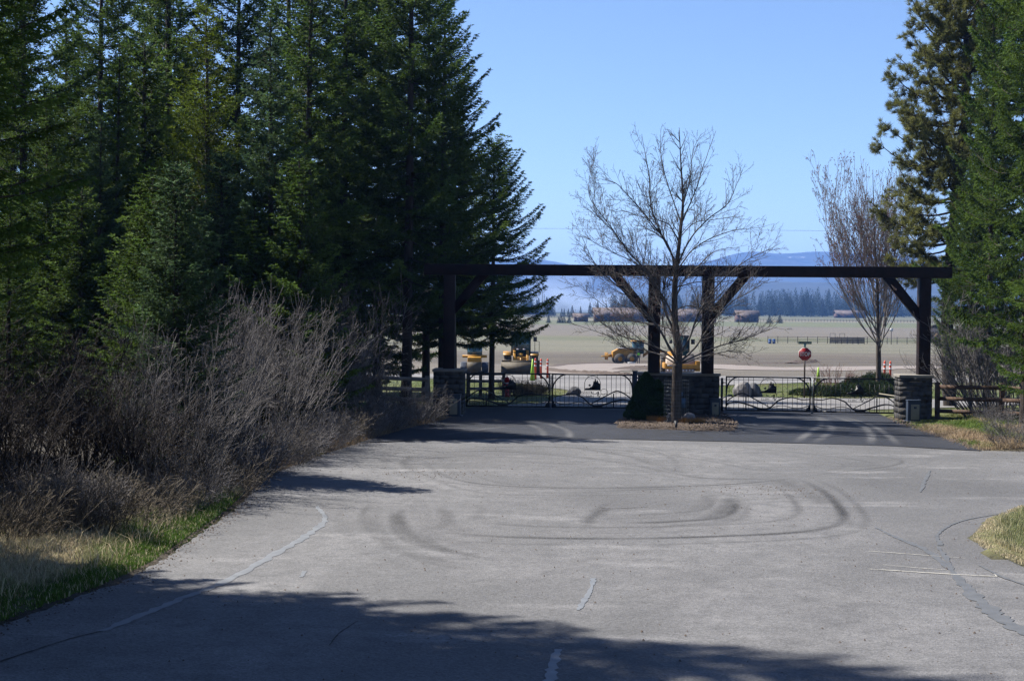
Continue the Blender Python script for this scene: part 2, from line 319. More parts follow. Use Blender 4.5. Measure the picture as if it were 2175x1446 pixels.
# ------------------------------------------------------------------ asphalt
def asphalt(name, base, base2, agg, attrname=True, bump=.5, spec=.25, rough=.85):
    m = bpy.data.materials.new(name); m.use_nodes = True; nt = m.node_tree; N = nt.nodes; L = nt.links; b = N['Principled BSDF']
    b.inputs['Roughness'].default_value = rough; b.inputs['Specular IOR Level'].default_value = spec
    tc = N.new('ShaderNodeTexCoord')
    def noise(sc, det=4, lo=.35, hi=.65, st=None):
        s_ = tc.outputs['Object']
        if st: mp = N.new('ShaderNodeMapping'); mp.inputs['Scale'].default_value = st; L.new(s_, mp.inputs[0]); s_ = mp.outputs[0]
        n = N.new('ShaderNodeTexNoise'); n.inputs['Scale'].default_value = sc; n.inputs['Detail'].default_value = det; L.new(s_, n.inputs[0])
        r = N.new('ShaderNodeMapRange'); r.inputs[1].default_value = lo; r.inputs[2].default_value = hi; L.new(n.outputs[0], r.inputs[0]); return r.outputs[0]
    def mix(f, a, c, bt='MIX'):
        x = N.new('ShaderNodeMix'); x.data_type = 'RGBA'; x.blend_type = bt
        for k, v in ((0, f), (6, a), (7, c)):
            if isinstance(v, (int, float)): x.inputs[k].default_value = v
            elif isinstance(v, tuple): x.inputs[k].default_value = (*v, 1)
            else: L.new(v, x.inputs[k])
        return x.outputs[2]
    c = mix(noise(.5, 7, .3, .7), base, base2); c = mix(noise(.16, 4, .42, .66, (1, .6, 1)), c, tuple(v*.74 for v in base)); c = mix(noise(.9, 5, .58, .74, (.35, 1, 1)), c, tuple(v*1.22 for v in base2))
    c = mix(noise(2.7, 5, .45, .75), c, tuple(v*.86 for v in base))
    vo = N.new('ShaderNodeTexVoronoi'); vo.inputs['Scale'].default_value = 38; L.new(tc.outputs['Object'], vo.inputs['Vector'])
    sp = N.new('ShaderNodeSeparateColor'); L.new(vo.outputs['Color'], sp.inputs[0])
    r = N.new('ShaderNodeMapRange'); r.inputs[3].default_value = 1-agg; r.inputs[4].default_value = 1+agg; L.new(sp.outputs[0], r.inputs[0])
    hs = N.new('ShaderNodeHueSaturation'); L.new(c, hs.inputs['Color']); L.new(r.outputs[0], hs.inputs['Value']); c = hs.outputs[0]
    # sparse dark pits and pale chips
    c = mix(noise(60, 2, .66, .72), c, tuple(v*.35 for v in base)); c = mix(noise(47, 2, .70, .76), c, tuple(min(1, v*1.9) for v in base))
    if attrname:
        a = N.new('ShaderNodeAttribute'); a.attribute_name = 'tone'
        mu = N.new('ShaderNodeMath'); mu.operation = 'MULTIPLY'; L.new(a.outputs['Fac'], mu.inputs[0])
        n3 = noise(24, 4, .16, .56, (1, 1, 1)); L.new(n3, mu.inputs[1]); c = mix(mu.outputs[0], c, tuple(v*.16 for v in base))
    L.new(c, b.inputs['Base Color'])
    bp = N.new('ShaderNodeBump'); bp.inputs['Strength'].default_value = bump; bp.inputs['Distance'].default_value = .012
    L.new(vo.outputs['Distance'], bp.inputs['Height']); L.new(bp.outputs[0], b.inputs['Normal']); return m
M['asphalt'] = asphalt('old_asphalt', (.088, .088, .091), (.124, .122, .124), .26)
M['asphalt2'] = asphalt('new_asphalt', (.020, .022, .028), (.031, .033, .040), .25, spec=.18, rough=.8)
M['drive'] = asphalt('drive_asphalt', (.135, .130, .128), (.168, .163, .160), .18)
M['seal'] = mat('crack_sealant', (.165, .178, .195), .6, scale=5, col2=(.235, .25, .27), spec=.4)
M['sealdark'] = mat('old_crack_sealant', (.115, .122, .132), .6, scale=5, col2=(.155, .162, .172), spec=.3)
M['chalk'] = mat('white_paint_line', (.55, .53, .47), .8, scale=12, var=.25)
# tyre marks: polylines in photo pixels with a strength and a width (metres)
def pl(pts, z=0): return np.array([[gnd(px, py, z).x, gnd(px, py, z).y] for px, py in pts])
def smooth_pl(P, n=14):
    t = np.arange(len(P)); tt = np.linspace(0, len(P)-1, (len(P)-1)*n+1); out = []
    for k in range(P.shape[1]):
        p = P[:, k]; q = np.concatenate([[2*p[0]-p[1]], p, [2*p[-1]-p[-2]]]); i = np.minimum(tt.astype(int), len(P)-2); f = tt-i
        a, b, c, d = q[i], q[i+1], q[i+2], q[i+3]
        out.append(.5*(2*b+(c-a)*f+(2*a-5*b+4*c-d)*f**2+(3*b-a-3*c+d)*f**3))
    return np.stack(out, 1)
SK = [
 ([(905, 985), (935, 1005), (985, 1022), (1080, 1032), (1220, 1036), (1380, 1035), (1500, 1031), (1600, 1025), (1690, 1015)], .8, .16),
 ([(1690, 1015), (1780, 1003), (1870, 993), (1915, 982), (1890, 972), (1800, 966), (1700, 962)], .45, .15),
 ([(1905, 985), (1800, 990), (1650, 992), (1560, 990)], .3, .13),
 ([(1700, 1018), (1750, 1045), (1785, 1080), (1790, 1105), (1750, 1122), (1660, 1132), (1520, 1138), (1350, 1142), (1200, 1142), (1050, 1138), (930, 1128)], .95, .22),
 ([(1640, 1015), (1700, 1040), (1770, 1075)], .35, .5),
 ([(1555, 1060), (1560, 1080), (1530, 1098), (1440, 1106), (1330, 1110)], .9, .24),
 ([(1560, 1055), (1545, 1085), (1500, 1104)], .6, .5),
 ([(1520, 1108), (1400, 1117), (1240, 1120)], .55, .12),
 ([(1290, 1078), (1260, 1095), (1245, 1112)], .55, .25),
 ([(840, 1085), (850, 1110), (870, 1135), (920, 1160), (1010, 1180)], .6, .3),
 ([(895, 1135), (950, 1165), (1030, 1185)], .4, .14),
 ([(780, 1090), (800, 1140), (870, 1175), (990, 1200)], .35, .25),
 ([(940, 1080), (950, 1100), (930, 1125)], .45, .3),
 ([(880, 965), (860, 985), (900, 1010)], .4, .3),
 ([(1000, 950), (1150, 948), (1300, 955), (1480, 975), (1640, 1005)], .35, .25),
 ([(1020, 975), (1200, 985), (1400, 990), (1560, 980)], .3, .3), ([(1250, 955), (1360, 975), (1420, 1000)], .3, .3),
 ([(1430, 1005), (1500, 1015), (1640, 1018)], .4, .3), ([(1230, 1045), (1330, 1041), (1450, 1038)], .4, .16),
 ([(930, 960), (1060, 958), (1200, 968), (1330, 985), (1450, 1010)], .5, .2), ([(1100, 945), (1230, 952), (1330, 968), (1400, 992), (1480, 1008)], .45, .18), ([(1330, 948), (1400, 962), (1440, 985), (1420, 1008)], .4, .2),
 ([(1540, 950), (1660, 958), (1790, 972), (1870, 985)], .45, .16), ([(880, 1000), (1000, 1042), (1200, 1052), (1400, 1048)], .3, .14), ([(790, 1065), (770, 1100), (810, 1150), (900, 1190), (1040, 1215)], .35, .18), ([(855, 1080), (835, 1110), (860, 1145), (930, 1170)], .5, .16),
 ([(700, 960), (850, 975), (1000, 968), (1150, 975)], .3, .3), ([(1500, 1040), (1600, 1060), (1700, 1055), (1780, 1075)], .25, .2),
 ([(1180, 1195), (1330, 1178), (1430, 1165)], .2, .3), ([(1490, 960), (1620, 963), (1740, 975)], .3, .18),
]
SK += [([(1310+(x-1310)*k, 1055+(y-1055)*k+dy) for x, y in p], s_*.42, w*.8) for p, s_, w in list(SK) for k, dy in ((.80, -6), (1.10, 5))]
DK = [([(430, 1446-60), (530, 1320), (700, 1240), (860, 1180)], .10, .8), ([(700, 1446), (900, 1300), (1100, 1210)], .12, .9),([(1250, 1446), (1380, 1300), (1480, 1200)], .12, 1.1), ([(1700, 1446), (1750, 1300), (1820, 1180)], .1, 1.)]
def skid(x, y, marks):
    t = np.zeros(x.shape)
    for pts, s, w in marks:
        P = smooth_pl(pl(pts), 10); lo = P.min(0)-w*3; hi = P.max(0)+w*3
        k = np.where((x > lo[0]) & (x < hi[0]) & (y > lo[1]) & (y < hi[1]))
        if not len(k[0]): continue
        X = x[k]; Y = y[k]; best = np.full(X.shape, 1e9); par = np.zeros(X.shape)
        for i in range(len(P)-1):
            a, b = P[i], P[i+1]; d = b-a; L2 = max(d@d, 1e-9); u = np.clip(((X-a[0])*d[0]+(Y-a[1])*d[1])/L2, 0, 1)
            q = np.hypot(X-a[0]-u*d[0], Y-a[1]-u*d[1]); m_ = q < best; best[m_] = q[m_]; par[m_] = (i+u[m_])/(len(P)-1)
        v = 1.3*s*np.exp(-(best/(w*.46))**3)*np.clip(np.minimum(par, 1-par)*7+.1, 0, 1)*(.75+.35*wob(X, Y, .7, 5))
        t[k] = np.maximum(t[k], v)
    return np.clip(t, 0, 1)
def strip_sheet(name, ylist, fl, fr, step, z, m, marks=None, zf=None, edge=.05):
    V = []; U = np.linspace(0, 1, step)
    Y, Uu = np.meshgrid(ylist, U, indexing='ij'); a = fl(Y); b = fr(Y)
    X = a+(b-a)*Uu
    X += np.where(Uu == 0, edge*wob(Y*3, X, .5), 0) + np.where(Uu == 1, edge*wob(Y*3, X*0, .5, 3), 0)
    Z = (zf(X, Y) if zf else 0*X)+z; n, k = X.shape; idx = np.arange(n*k).reshape(n, k)
    f = np.stack([idx[:-1, :-1], idx[:-1, 1:], idx[1:, 1:], idx[1:, :-1]], -1).reshape(-1, 4)
    me = np_mesh(name, np.stack([X, Y, Z], -1).reshape(-1, 3), [f], m, tone=(skid(X, Y, marks).ravel() if marks else np.zeros(X.size)), smooth=True)
    return setp(link(name, me), kind='structure')
def joint(x): return np.interp(x, TRW[:, 0], TRW[:, 1])
rowy = np.concatenate([np.arange(-35, 12, 1.), np.arange(12, 45.5, .07)])
strip_sheet('road', rowy, xl, lambda y: xr(np.minimum(y, RJ.y-.02)), 420, 0, M['asphalt'], SK+DK, zf=lambda x, y: .008*wob(x, y, 3))
# new asphalt: from the joint to the gate line
ny, nx = 160, 260; u = np.linspace(0, 1, nx); v = np.linspace(0, 1, ny); VV, UU = np.meshgrid(v, u, indexing='ij')
X0 = TRW[0, 0]-.3 + (RJ.x-TRW[0, 0]+.3)*UU; Y0 = joint(X0)
Y = Y0 + (57.6-Y0)*VV; XLn = np.where(Y < 60, xl(Y), 0); XRn = xr(np.maximum(Y, RJ.y)); X = XLn-.0+(XRn-XLn)*UU
Y = joint(X) + (57.6-joint(X))*VV; X = xl(Y)+(xr(np.maximum(Y, RJ.y))-xl(Y))*UU
lightm = [([(1090, 925), (1130, 905), (1150, 880)], 0, 0)]
idx = np.arange(ny*nx).reshape(ny, nx); f = np.stack([idx[:-1, :-1], idx[:-1, 1:], idx[1:, 1:], idx[1:, :-1]], -1).reshape(-1, 4)
PAL = [([(1690, 940), (1725, 915), (1745, 900), (1740, 885)], .8, .28), ([(1730, 942), (1765, 915), (1760, 898), (1735, 884)], .6, .28), ([(1850, 944), (1850, 925), (1830, 905), (1770, 884)], .8, .28),
       ([(1910, 948), (1880, 920), (1840, 900), (1790, 886)], .7, .24), ([(1640, 905), (1700, 895), (1790, 888)], .35, .3), ([(1210, 932), (1205, 915), (1165, 900)], .7, .22), ([(1155, 932), (1150, 915), (1120, 900)], .6, .22), ([(1090, 905), (1000, 915), (940, 925)], .4, .22)]
tn = skid(X, Y, PAL)
me = np_mesh('new_road', np.stack([X, Y, 0*X+.016], -1).reshape(-1, 3), [f], M['asphalt2'], tone=tn.ravel())
# dusty tyre tracks on the new asphalt are pale
_nt = M['asphalt2'].node_tree
for _x in _nt.nodes:
    if _x.type == 'MIX' and _x.inputs[0].is_linked and _x.inputs[0].links[0].from_node.type == 'MATH': _x.inputs[7].default_value = (.095, .094, .095, 1)
setp(link('new_road', me), kind='structure')
# the drive past the gate and the cross road
dL = lambda y: np.interp(y, [57.5, 62, 70, 78, 90, 100, 104], [gx(1010, 57.5), gx(1150, 62), gx(1180, 66)+.3, gx(1190, 70)+.8, gx(1180, 90)-1.5, gx(1000, 100), gx(700, 104)])
dR = lambda y: np.interp(y, [57.5, 61, 66, 70.5, 72, 90, 98, 104], [gx(1880, 56), gx(2060, 61), gx(2250, 66), gx(2000, 70), gx(1530, 71.5), gx(1500, 90)+.5, gx(1700, 98), gx(2300, 104)])
strip_sheet('driveway', np.arange(57.55, 104.3, .25), dL, dR, 60, .03, M['drive'], zf=lambda x, y: prof(y)+.03*wob(x, y, 4)*np.clip((y-56)/10, 0, 1), edge=.05)
strip_sheet('cross_road', np.arange(104, 115, .5), lambda y: -90+0*y, lambda y: 120+0*y, 160, .055, M['drive'], zf=lambda x, y: prof(y)+.03*wob(x, y, 4), edge=0)
# bare dirt road on the far side
M['dirt'] = mat('graded_dirt', (.24, .205, .18), .95, scale=.6, bump=.4, bscale=9, col2=(.30, .26, .235))
def path_sheet(name, cen, wid, z, m, n=12):
    P = smooth_pl(np.array(cen, float), n); Wd = np.interp(np.linspace(0, 1, len(P)), np.linspace(0, 1, len(wid)), wid)
    T = nrm(np.gradient(P, axis=0)); Nn = np.stack([-T[:, 1], T[:, 0]], 1); K = 9; V = []
    for k in range(K):
        o = (k/(K-1)-.5); Q = P+Nn*(Wd[:, None]*(o+ (.04*np.sin(np.arange(len(P))*1.3+k)[:, None] if k in (0, K-1) else 0))); V.append(np.stack([Q[:, 0], Q[:, 1], terr(Q[:, 0], Q[:, 1])+z], 1))
    V = np.stack(V, 1); idx = np.arange(len(P)*K).reshape(len(P), K)
    f = np.stack([idx[:-1, :-1], idx[:-1, 1:], idx[1:, 1:], idx[1:, :-1]], -1).reshape(-1, 4)
    return link(name, np_mesh(name, V.reshape(-1, 3), [f], m, smooth=True))
def gv(px, py):                                          # point on the falling valley ground
    z = 0
    for _ in range(12): p = gnd(px, py, z); z = float(prof(p.y))*.5+z*.5
    return (p.x, p.y)
setp(path_sheet('dirt_road', [gv(2300, 778), gv(1900, 779), gv(1700, 783), gv(1560, 780), gv(1420, 772), gv(1330, 774), gv(1240, 780), gv(1200, 787), gv(1260, 793), gv(1380, 797)], [12, 12, 12, 13, 15, 14, 12, 9, 9, 10], .05, M['dirt']), kind='structure')
# sealed cracks, thin sheets with ragged edges
def ribbon(name, pts, w, z, m, rag=.3, seed=1):
    P = smooth_pl(pl(pts), 26); T = nrm(np.gradient(P, axis=0)); Nn = np.stack([-T[:, 1], T[:, 0]], 1); r = np.random.default_rng(seed); n = len(P)
    W = np.interp(np.linspace(0, 1, n), np.linspace(0, 1, len(w)), w)
    a = W/2*(1+rag*np.interp(np.arange(n), np.arange(0, n+6, 3), r.uniform(-1, 1, len(np.arange(0, n+6, 3)))))
    b = W/2*(1+rag*np.interp(np.arange(n), np.arange(0, n+6, 3), r.uniform(-1, 1, len(np.arange(0, n+6, 3)))))
    V = np.concatenate([np.c_[P+Nn*a[:, None], 0*a], np.c_[P-Nn*b[:, None], 0*a]]); V[:, 2] = .008*wob(V[:, 0], V[:, 1], 3)+z
    i = np.arange(n-1); f = np.stack([i, i+n, i+n+1, i+1], 1)
    return setp(link(name, np_mesh(name, V, [f], m)), kind='structure')
SEAL = [([(215, 1340), (290, 1310), (400, 1264), (470, 1238), (560, 1190), (640, 1145), (685, 1112), (688, 1095), (672, 1075)], [.09, .12, .10, .14, .14, .10, .07]),
        ([(640, 1225), (648, 1212)], [.05, .08]), ([(1228, 1295), (1240, 1275), (1256, 1250), (1260, 1228)], [.06, .08, .05, .07]),
        ([(1165, 1460), (1172, 1420), (1186, 1378)], [.13, .12, .07]), ([(1860, 1120), (1900, 1140), (1960, 1165), (2010, 1200), (2045, 1240), (2080, 1275), (2120, 1310), (2170, 1340), (2230, 1370)], [.04, .08, .12, .10, .2, .22, .2, .1]),
        ([(2000, 1158), (1990, 1140), (2010, 1120), (2050, 1105), (2130, 1090)], [.10, .05, .05, .03]), ([(1975, 1000), (1965, 1020), (1955, 1045)], [.05, .10, .05]),
        ([(1990, 1160), (2010, 1185), (2018, 1205)], [.05, .09, .06]), ([(2080, 1200), (2130, 1225), (2200, 1250)], [.03, .07, .08])]
for i, (p, w) in enumerate(SEAL): ribbon('crack_seal', p, w, .005+.0006*i, M['seal'] if i < 4 else M['sealdark'], .55, i)
M['crack'] = mat('open_crack', (.05, .045, .045), .95)
for i, (p, w) in enumerate([([(-40, 1420), (60, 1385), (150, 1356), (215, 1340)], [.05, .03, .04]), ([(700, 1370), (720, 1345), (760, 1318)], [.012, .02, .01]), ([(1270, 1078), (1310, 1080), (1375, 1076)], [.02, .02])]):
    ribbon('road_crack', p, w, .0045, M['crack'], .7, i+40)
for i, (p, w) in enumerate([([(1848, 1208), (1930, 1213), (2030, 1219), (2118, 1224)], [.03, .04, .035]), ([(1845, 1170), (1930, 1176), (2050, 1185)], [.015, .025, .012]), ([(2118, 1224), (2108, 1214)], [.02, .01]), ([(1875, 1199), (1960, 1206), (2010, 1209)], [.01, .02, .01])]):
    ribbon('road_marking', p, w, .009, M['chalk'], .5, i+60)
# ------------------------------------------------------------------ stone pillars and the timber portal
def stonework(w, d, h, seed, course=(.10, .24), length=(.18, .5)):
    r = random.Random(seed); b = MB(); b.box((0, 0, h/2), (w-.10, d-.10, h))
    core = b; s = MB(); z = 0
    while z < h-.03:
        ch = min(r.uniform(*course), h-z)
        if h-z-ch < .05: ch = h-z
        for side in range(4):
            L = (w if side % 2 == 0 else d); x = -L/2+.0
            while x < L/2-.02:
                l = min(r.uniform(*length), L/2-x)
                if L/2-x-l < .08: l = L/2-x
                t = r.uniform(.07, .11); cx = x+l/2; g = .008; out = r.uniform(0, .010)
                if side == 0: c = (cx, -d/2+t/2-out, z+ch/2); dd = (l-g, t, ch-g)
                elif side == 2: c = (cx, d/2-t/2+out, z+ch/2); dd = (l-g, t, ch-g)
                elif side == 1: c = (w/2-t/2+out+.001, cx, z+ch/2); dd = (t, l-g, ch-g)
                else: c = (-w/2+t/2-out-.001, cx, z+ch/2); dd = (t, l-g, ch-g)
                s.box(c, dd, jit=.004); x += l
        z += ch
    return core, s
TH = -math.atan2(1.0, 16.8)*1.0                            # the portal line turns a little towards the camera on the right
def pillar(name, label, px0, px1, Yf, htop, depth, seed, capo=.05):
    a = at(px0, 850, Yf); b = at(px1, 850, Yf); w = b.x-a.x
    t = thing(name, label, 'stone pillar' if name == 'stone_pillar' else 'stone wall', ((a.x+b.x)/2, Yf+depth/2, 0), TH)
    core, s = stonework(w-2*capo, depth-2*capo, htop-.09, seed)
    core.build('core', M['mortar'], t); s.build('stonework', M['stone'], t)
    c = MB(); n = max(1, round(w/1.0))
    for i in range(n): c.box((-w/2+w*(i+.5)/n, 0, htop-.045), (w/n-.006, depth, .09), jit=.004)
    c.build('cap', M['stonecap'], t, bevel=.01); return t
PL = pillar('stone_pillar', 'square dark stone pillar at the left end of the timber portal, by the pines', 919, 988, 52.5, 1.60, 1.1, 1)
PR = pillar('stone_pillar', 'square stone pillar at the right end of the portal with its left side sunlit', 1912, 1985, 51.6, 1.56, 1.1, 2)
PC = pillar('stone_wall', 'wide low stone wall between the two gates behind the bare tree', 1355, 1532, 52.6, 1.52, 1.0, 3)
def topat(px, Y, z): p = at(px, 700, Y); return (p.x, Y, z)
portal = thing('timber_portal', 'dark brown heavy timber beam on four posts spanning both gates', 'gate portal', (at(1444, 700, 53.0).x, 53.0, 0))
ox, oy = portal.location.x, portal.location.y
YL, YR = 53.1, 52.15
def yb(x): return YL + (YR-YL)*(x-gx(953, YL))/(gx(1953, YR)-gx(953, YL))
bx0, bx1 = gx(900, 53.1), gx(2017, 52.1)
b = MB(); b.bar((bx0-ox, yb(bx0)-oy, 5.06), (bx1-ox, yb(bx1)-oy, 5.06), .40, .38); b.build('beam', M['timber'], portal, bevel=.012)
pxs = [(954, 1.603), (1389, 1.523), (1502, 1.523), (1953, 1.563)]; PXX = []
for px, zb in pxs:
    x = gx(px, 53.1 if px < 1000 else 52.6); PXX.append(x)
    b = MB(); b.box((0, 0, (4.868-zb)/2), (.40, .40, 4.868-zb)); b.build('post', M['timber'], portal, (x-ox, yb(x)-oy, zb), TH*0.5, bevel=.012)
for k, s, L in ((0, 1, 1.15), (1, -1, 1.35), (2, 1, 1.25), (3, -1, 1.25)):
    x = PXX[k]; b = MB(); xa = x+s*.20; xb = x+s*(.2+L); w = .30
    zt = 4.867; zb = zt-.12-L*1.08
    poly = [(xa, zb), (xb, zt), (xb-s*w*1.38, zt), (xa, zb+w*1.5)]
    b.prism([(p[0]-ox, p[1]) for p in poly], yb(x)-oy-.13, yb(x)-oy+.13); b.build('brace', M['timber'], portal)
# ------------------------------------------------------------------ the iron gates
def text_mesh(name, body, size, m, parent, loc, rot, mirror=False, ext=.004, font_w=1.0, align='CENTER', bold=0):
    cu = bpy.data.curves.new(name, 'FONT'); cu.body = body; cu.size = size; cu.extrude = ext; cu.align_x = align; cu.align_y = 'CENTER'; cu.offset = bold
    o = bpy.data.objects.new(name, cu); me = bpy.data.meshes.new_from_object(o); bpy.data.objects.remove(o)
    me.name = name; me.materials.clear(); me.materials.append(m)
    v = np.empty(len(me.vertices)*3); me.vertices.foreach_get('co', v); v = v.reshape(-1, 3); v[:, 0] *= font_w*(-1 if mirror else 1)
    me.vertices.foreach_set('co', v.ravel()); me.update()
    o = link(name, me, parent, loc); o.rotation_euler = rot; return o
def leaf(label, pxa, pxb, Ya, Yb, flip, z0=.06):
    """leaf coordinates are metres from the hinge side; the drawing is 1970 x 780 units"""
    a = at(pxa, 850, Ya); b_ = at(pxb, 850, Yb); Wd = math.hypot(b_.x-a.x, b_.y-a.y); ang = math.atan2(b_.y-a.y, b_.x-a.x)
    t = thing('iron_gate', label, 'gate', (a.x, a.y, z0), ang, 'wrought iron gate leaves')
    k = Wd/1970; H = 1.26
    def P(x, y): u = (x-130)*k; v = (930-(y-.028*(x-130)))*H/780; u = Wd-u if flip else u; return u, v
    fr = MB(); tw = .05
    fr.box((Wd/2, 0, H-tw/2), (Wd, tw, tw)); fr.box((Wd/2, 0, tw/2), (Wd, tw, tw*1.1))
    for u in (tw/2, Wd-tw/2): fr.box((u, 0, H/2), (tw*1.05, tw*.98, H-2*tw-.004))
    fr.build('frame', M['iron'], t)
    bars = MB()
    for x in (210, 325, 435, 545, 660, 775, 1450, 1565, 1680, 1790, 1900, 2010):
        u = P(x, 0)[0]; bars.box((u, 0, H/2), (.016, .016, H-2*tw-.006))
    for x in (875, 990, 1105, 1215, 1325):
        u = P(x, 0)[0]; zt = .34 if x not in (990, 1105) else .28; bars.box((u, 0, (tw+zt)/2), (.016, .016, zt-tw))
    for x in (1000, 1225): u = P(x, 0)[0]; bars.box((u, 0, H-tw-.045), (.016, .016, .085))
    u = P(605, 0)[0]; bars.box((u, 0, .30), (.042, .03, .50))
    bars.build('bars', M['iron'], t)
    def curve(pts, w, name, y=-.012, m=18):
        Q = smooth_pl(np.array([P(*p) for p in pts], float), 8); c = MB()
        wd_ = np.interp(np.linspace(0, 1, len(Q)), np.linspace(0, 1, len(w)), w)
        T = nrm(np.gradient(Q, axis=0)); Nn = np.stack([-T[:, 1], T[:, 0]], 1)
        A = Q+Nn*wd_[:, None]/2; B = Q-Nn*wd_[:, None]/2; n = len(Q); th = .018
        V = np.concatenate([np.c_[A[:, 0], np.full(n, y-th), A[:, 1]], np.c_[B[:, 0], np.full(n, y-th), B[:, 1]], np.c_[A[:, 0], np.full(n, y+th), A[:, 1]], np.c_[B[:, 0], np.full(n, y+th), B[:, 1]]])
        i = np.arange(n-1); c.add(V, np.stack([i, i+1, i+1+n, i+n], 1), np.stack([i+2*n, i+3*n, i+1+3*n, i+1+2*n], 1), np.stack([i, i+2*n, i+1+2*n, i+1], 1), np.stack([i+n, i+n+1, i+3*n+1, i+3*n], 1))
        return c
    parts = MB()
    for pts, w in (
        ([(150, 560), (160, 440), (190, 330), (260, 250), (340, 195), (450, 168)], [.05, .05, .045]),
        ([(1720, 205), (1850, 240), (1950, 310), (2020, 390), (2070, 500), (2085, 620)], [.045, .05, .05]),
        ([(150, 725), (300, 620), (430, 560), (530, 545), (620, 575), (750, 645), (870, 710), (1000, 780), (1165, 870)], [.035, .05, .045, .04, .03]),
        ([(150, 800), (250, 750), (380, 735), (500, 755), (650, 800), (800, 850), (900, 885), (1050, 900), (1150, 880), (1210, 840), (1280, 780), (1350, 720), (1450, 685), (1550, 660), (1680, 655), (1800, 680), (1900, 705), (2075, 700)], [.03, .05, .06, .06, .05, .045, .035, .035]),
        ([(1230, 862), (1350, 840), (1450, 835), (1550, 850), (1700, 885), (1850, 890), (1950, 875), (2075, 830)], [.025, .025, .03]),
    ):
        c = curve(pts, w, 'wave'); parts.add(np.concatenate(c.v), *[np.concatenate(x) for x in c.f.values()])
    for poly in ([(860, 885), (960, 905), (1120, 885), (1090, 945), (900, 945)], [(2085, 830), (2040, 860), (1990, 935), (1975, 985), (2085, 990)], [(130, 790), (200, 740), (190, 800), (150, 850), (130, 900)]):
        q = [P(*p) for p in poly]; parts.prism(q, -.012, .012)
    for x0, x1, y in ((200, 620, 575), (780, 1500, 632), (880, 1400, 712)):
        (u0, v0), (u1, v1) = P(x0, y), P(x1, y); parts.box(((u0+u1)/2, 0, (v0+v1)/2), (abs(u1-u0), .012, .012))
    parts.build('ridge_bars', M['iron'], t)
    # the arched emblem reads the same way on every leaf
    cu = P(1115, 0)[0]; em = MB(); s = k
    ring = [(cu+math.cos(a_)*200*s, 1.02-.315*s/s*0 + math.sin(a_)*200*s) for a_ in np.linspace(math.pi, 0, 25)]
    zc = .90; R_ = .29
    pts = [(-R_, zc-.26)] + [(-R_*math.cos(a_), zc+math.sin(a_)*R_) for a_ in np.linspace(0, math.pi, 25)] + [(R_, zc-.26)]
    em.tube([(cu+p[0], -.01, p[1]) for p in pts], .011, 6)
    sil = [(925, 550), (925, 512), (960, 500), (1030, 495), (1090, 462), (1118, 430), (1125, 400), (1138, 330), (1148, 318), (1156, 350), (1168, 300), (1185, 255), (1200, 300), (1208, 350), (1222, 310), (1232, 290), (1246, 320), (1256, 350), (1272, 372), (1302, 385), (1308, 550)]
    def E(x, y): return cu+(x-1115)*.29/195, zc+(392-y)*.29/195*1.0*(.26/.235)*.92
    em.prism([E(*p) for p in sil], -.02, .0)
    st = [E(1045+45*math.cos(a_)*(1 if i % 2 == 0 else .42), 430+45*math.sin(a_)*(1 if i % 2 == 0 else .42)) for i, a_ in enumerate(np.linspace(-math.pi/2, 1.5*math.pi, 11)[:-1])]
    em.prism(st, -.02, 0); em.bar((E(1050, 460)[0], -.01, E(1050, 460)[1]), (E(1080, 500)[0], -.01, E(1080, 500)[1]), .01)
    em.prism([E(*p) for p in [(1070, 225), (1098, 238), (1122, 258), (1095, 252)]], -.02, 0)
    em.build('emblem', M['iron'], t)
    # lettering seen from behind, so mirrored
    lt = text_mesh('lettering', 'HITEFISH', .125, M['iron'], t, (P(990, 0)[0] if not flip else P(990, 0)[0]+ (P(1115, 0)[0]-P(990, 0)[0])*2, -.01, .573), (math.pi/2, 0, 0), True, .006, .95)
    text_mesh('lettering', 'HILLS', .125, M['iron'], t, (cu-.10, -.01, .445), (math.pi/2, 0, 0), True, .006, 1.0)
    sw = MB(); Wp = [(.48, .555), (.42, .50), (.33, .53), (.31, .63), (.36, .70), (.46, .71), (.54, .66), (.56, .56), (.50, .47), (.38, .43)]
    Q = smooth_pl(np.array(Wp), 6); sw.tube([(cu+p[0], -.012, p[1]) for p in Q], .009, 6)
    Q = smooth_pl(np.array([(.30, .50), (.24, .40), (.225, .62), (.18, .44), (.20, .60), (.12, .53), (.0, .54), (-.06, .62)]), 5); sw.tube([(cu+p[0], -.012, p[1]) for p in Q], .012, 6)
    sw.build('script_letter', M['iron'], t)
    hu = -.0 if not flip else Wd
    for z in (.12, 1.02): hg = MB(); s_ = -1 if not flip else 1; hg.box((hu+s_*.09, 0, z), (.18, .03, .035)); hg.box((hu+s_*.10, 0, z), (.04, .06, .10)); hg.build('hinge', M['iron'], t)
    return t
G1 = leaf('iron gate leaf beside the left stone pillar, hydrant showing behind it', 990, 1168, 56.3, 56.15, False)
G2 = leaf('iron gate leaf of the left gate, hinged beside the cone shaped evergreen', 1172, 1345, 56.12, 55.8, True)
G3 = leaf('iron gate leaf hinged at the middle stone wall, pale boulder behind it', 1541, 1722, 55.2, 54.75, False)
G4 = leaf('iron gate leaf beside the right stone pillar, junipers showing behind it', 1727, 1906, 54.74, 54.2, True)
p = at(1348, 850, 55.75); gp = thing('gate_post', 'black steel post carrying the left gate beside the stone wall', 'gate post', (p.x, p.y, 0))
b = MB(); b.box((0, 0, .72), (.16, .16, 1.44)); b.box((0, 0, 1.45), (.19, .19, .03)); b.build('shaft', M['navy'], gp)
for z_ in (1.2, .3): b = MB(); b.box((.21, 0, z_), (.28, .05, .05)); b.build('bracket', M['iron'], gp)
p = at(1535, 850, 55.3); gp = thing('gate_post', 'black steel post at the end of the stone wall carrying the right gate', 'gate post', (p.x-.02, p.y+.1, 0))
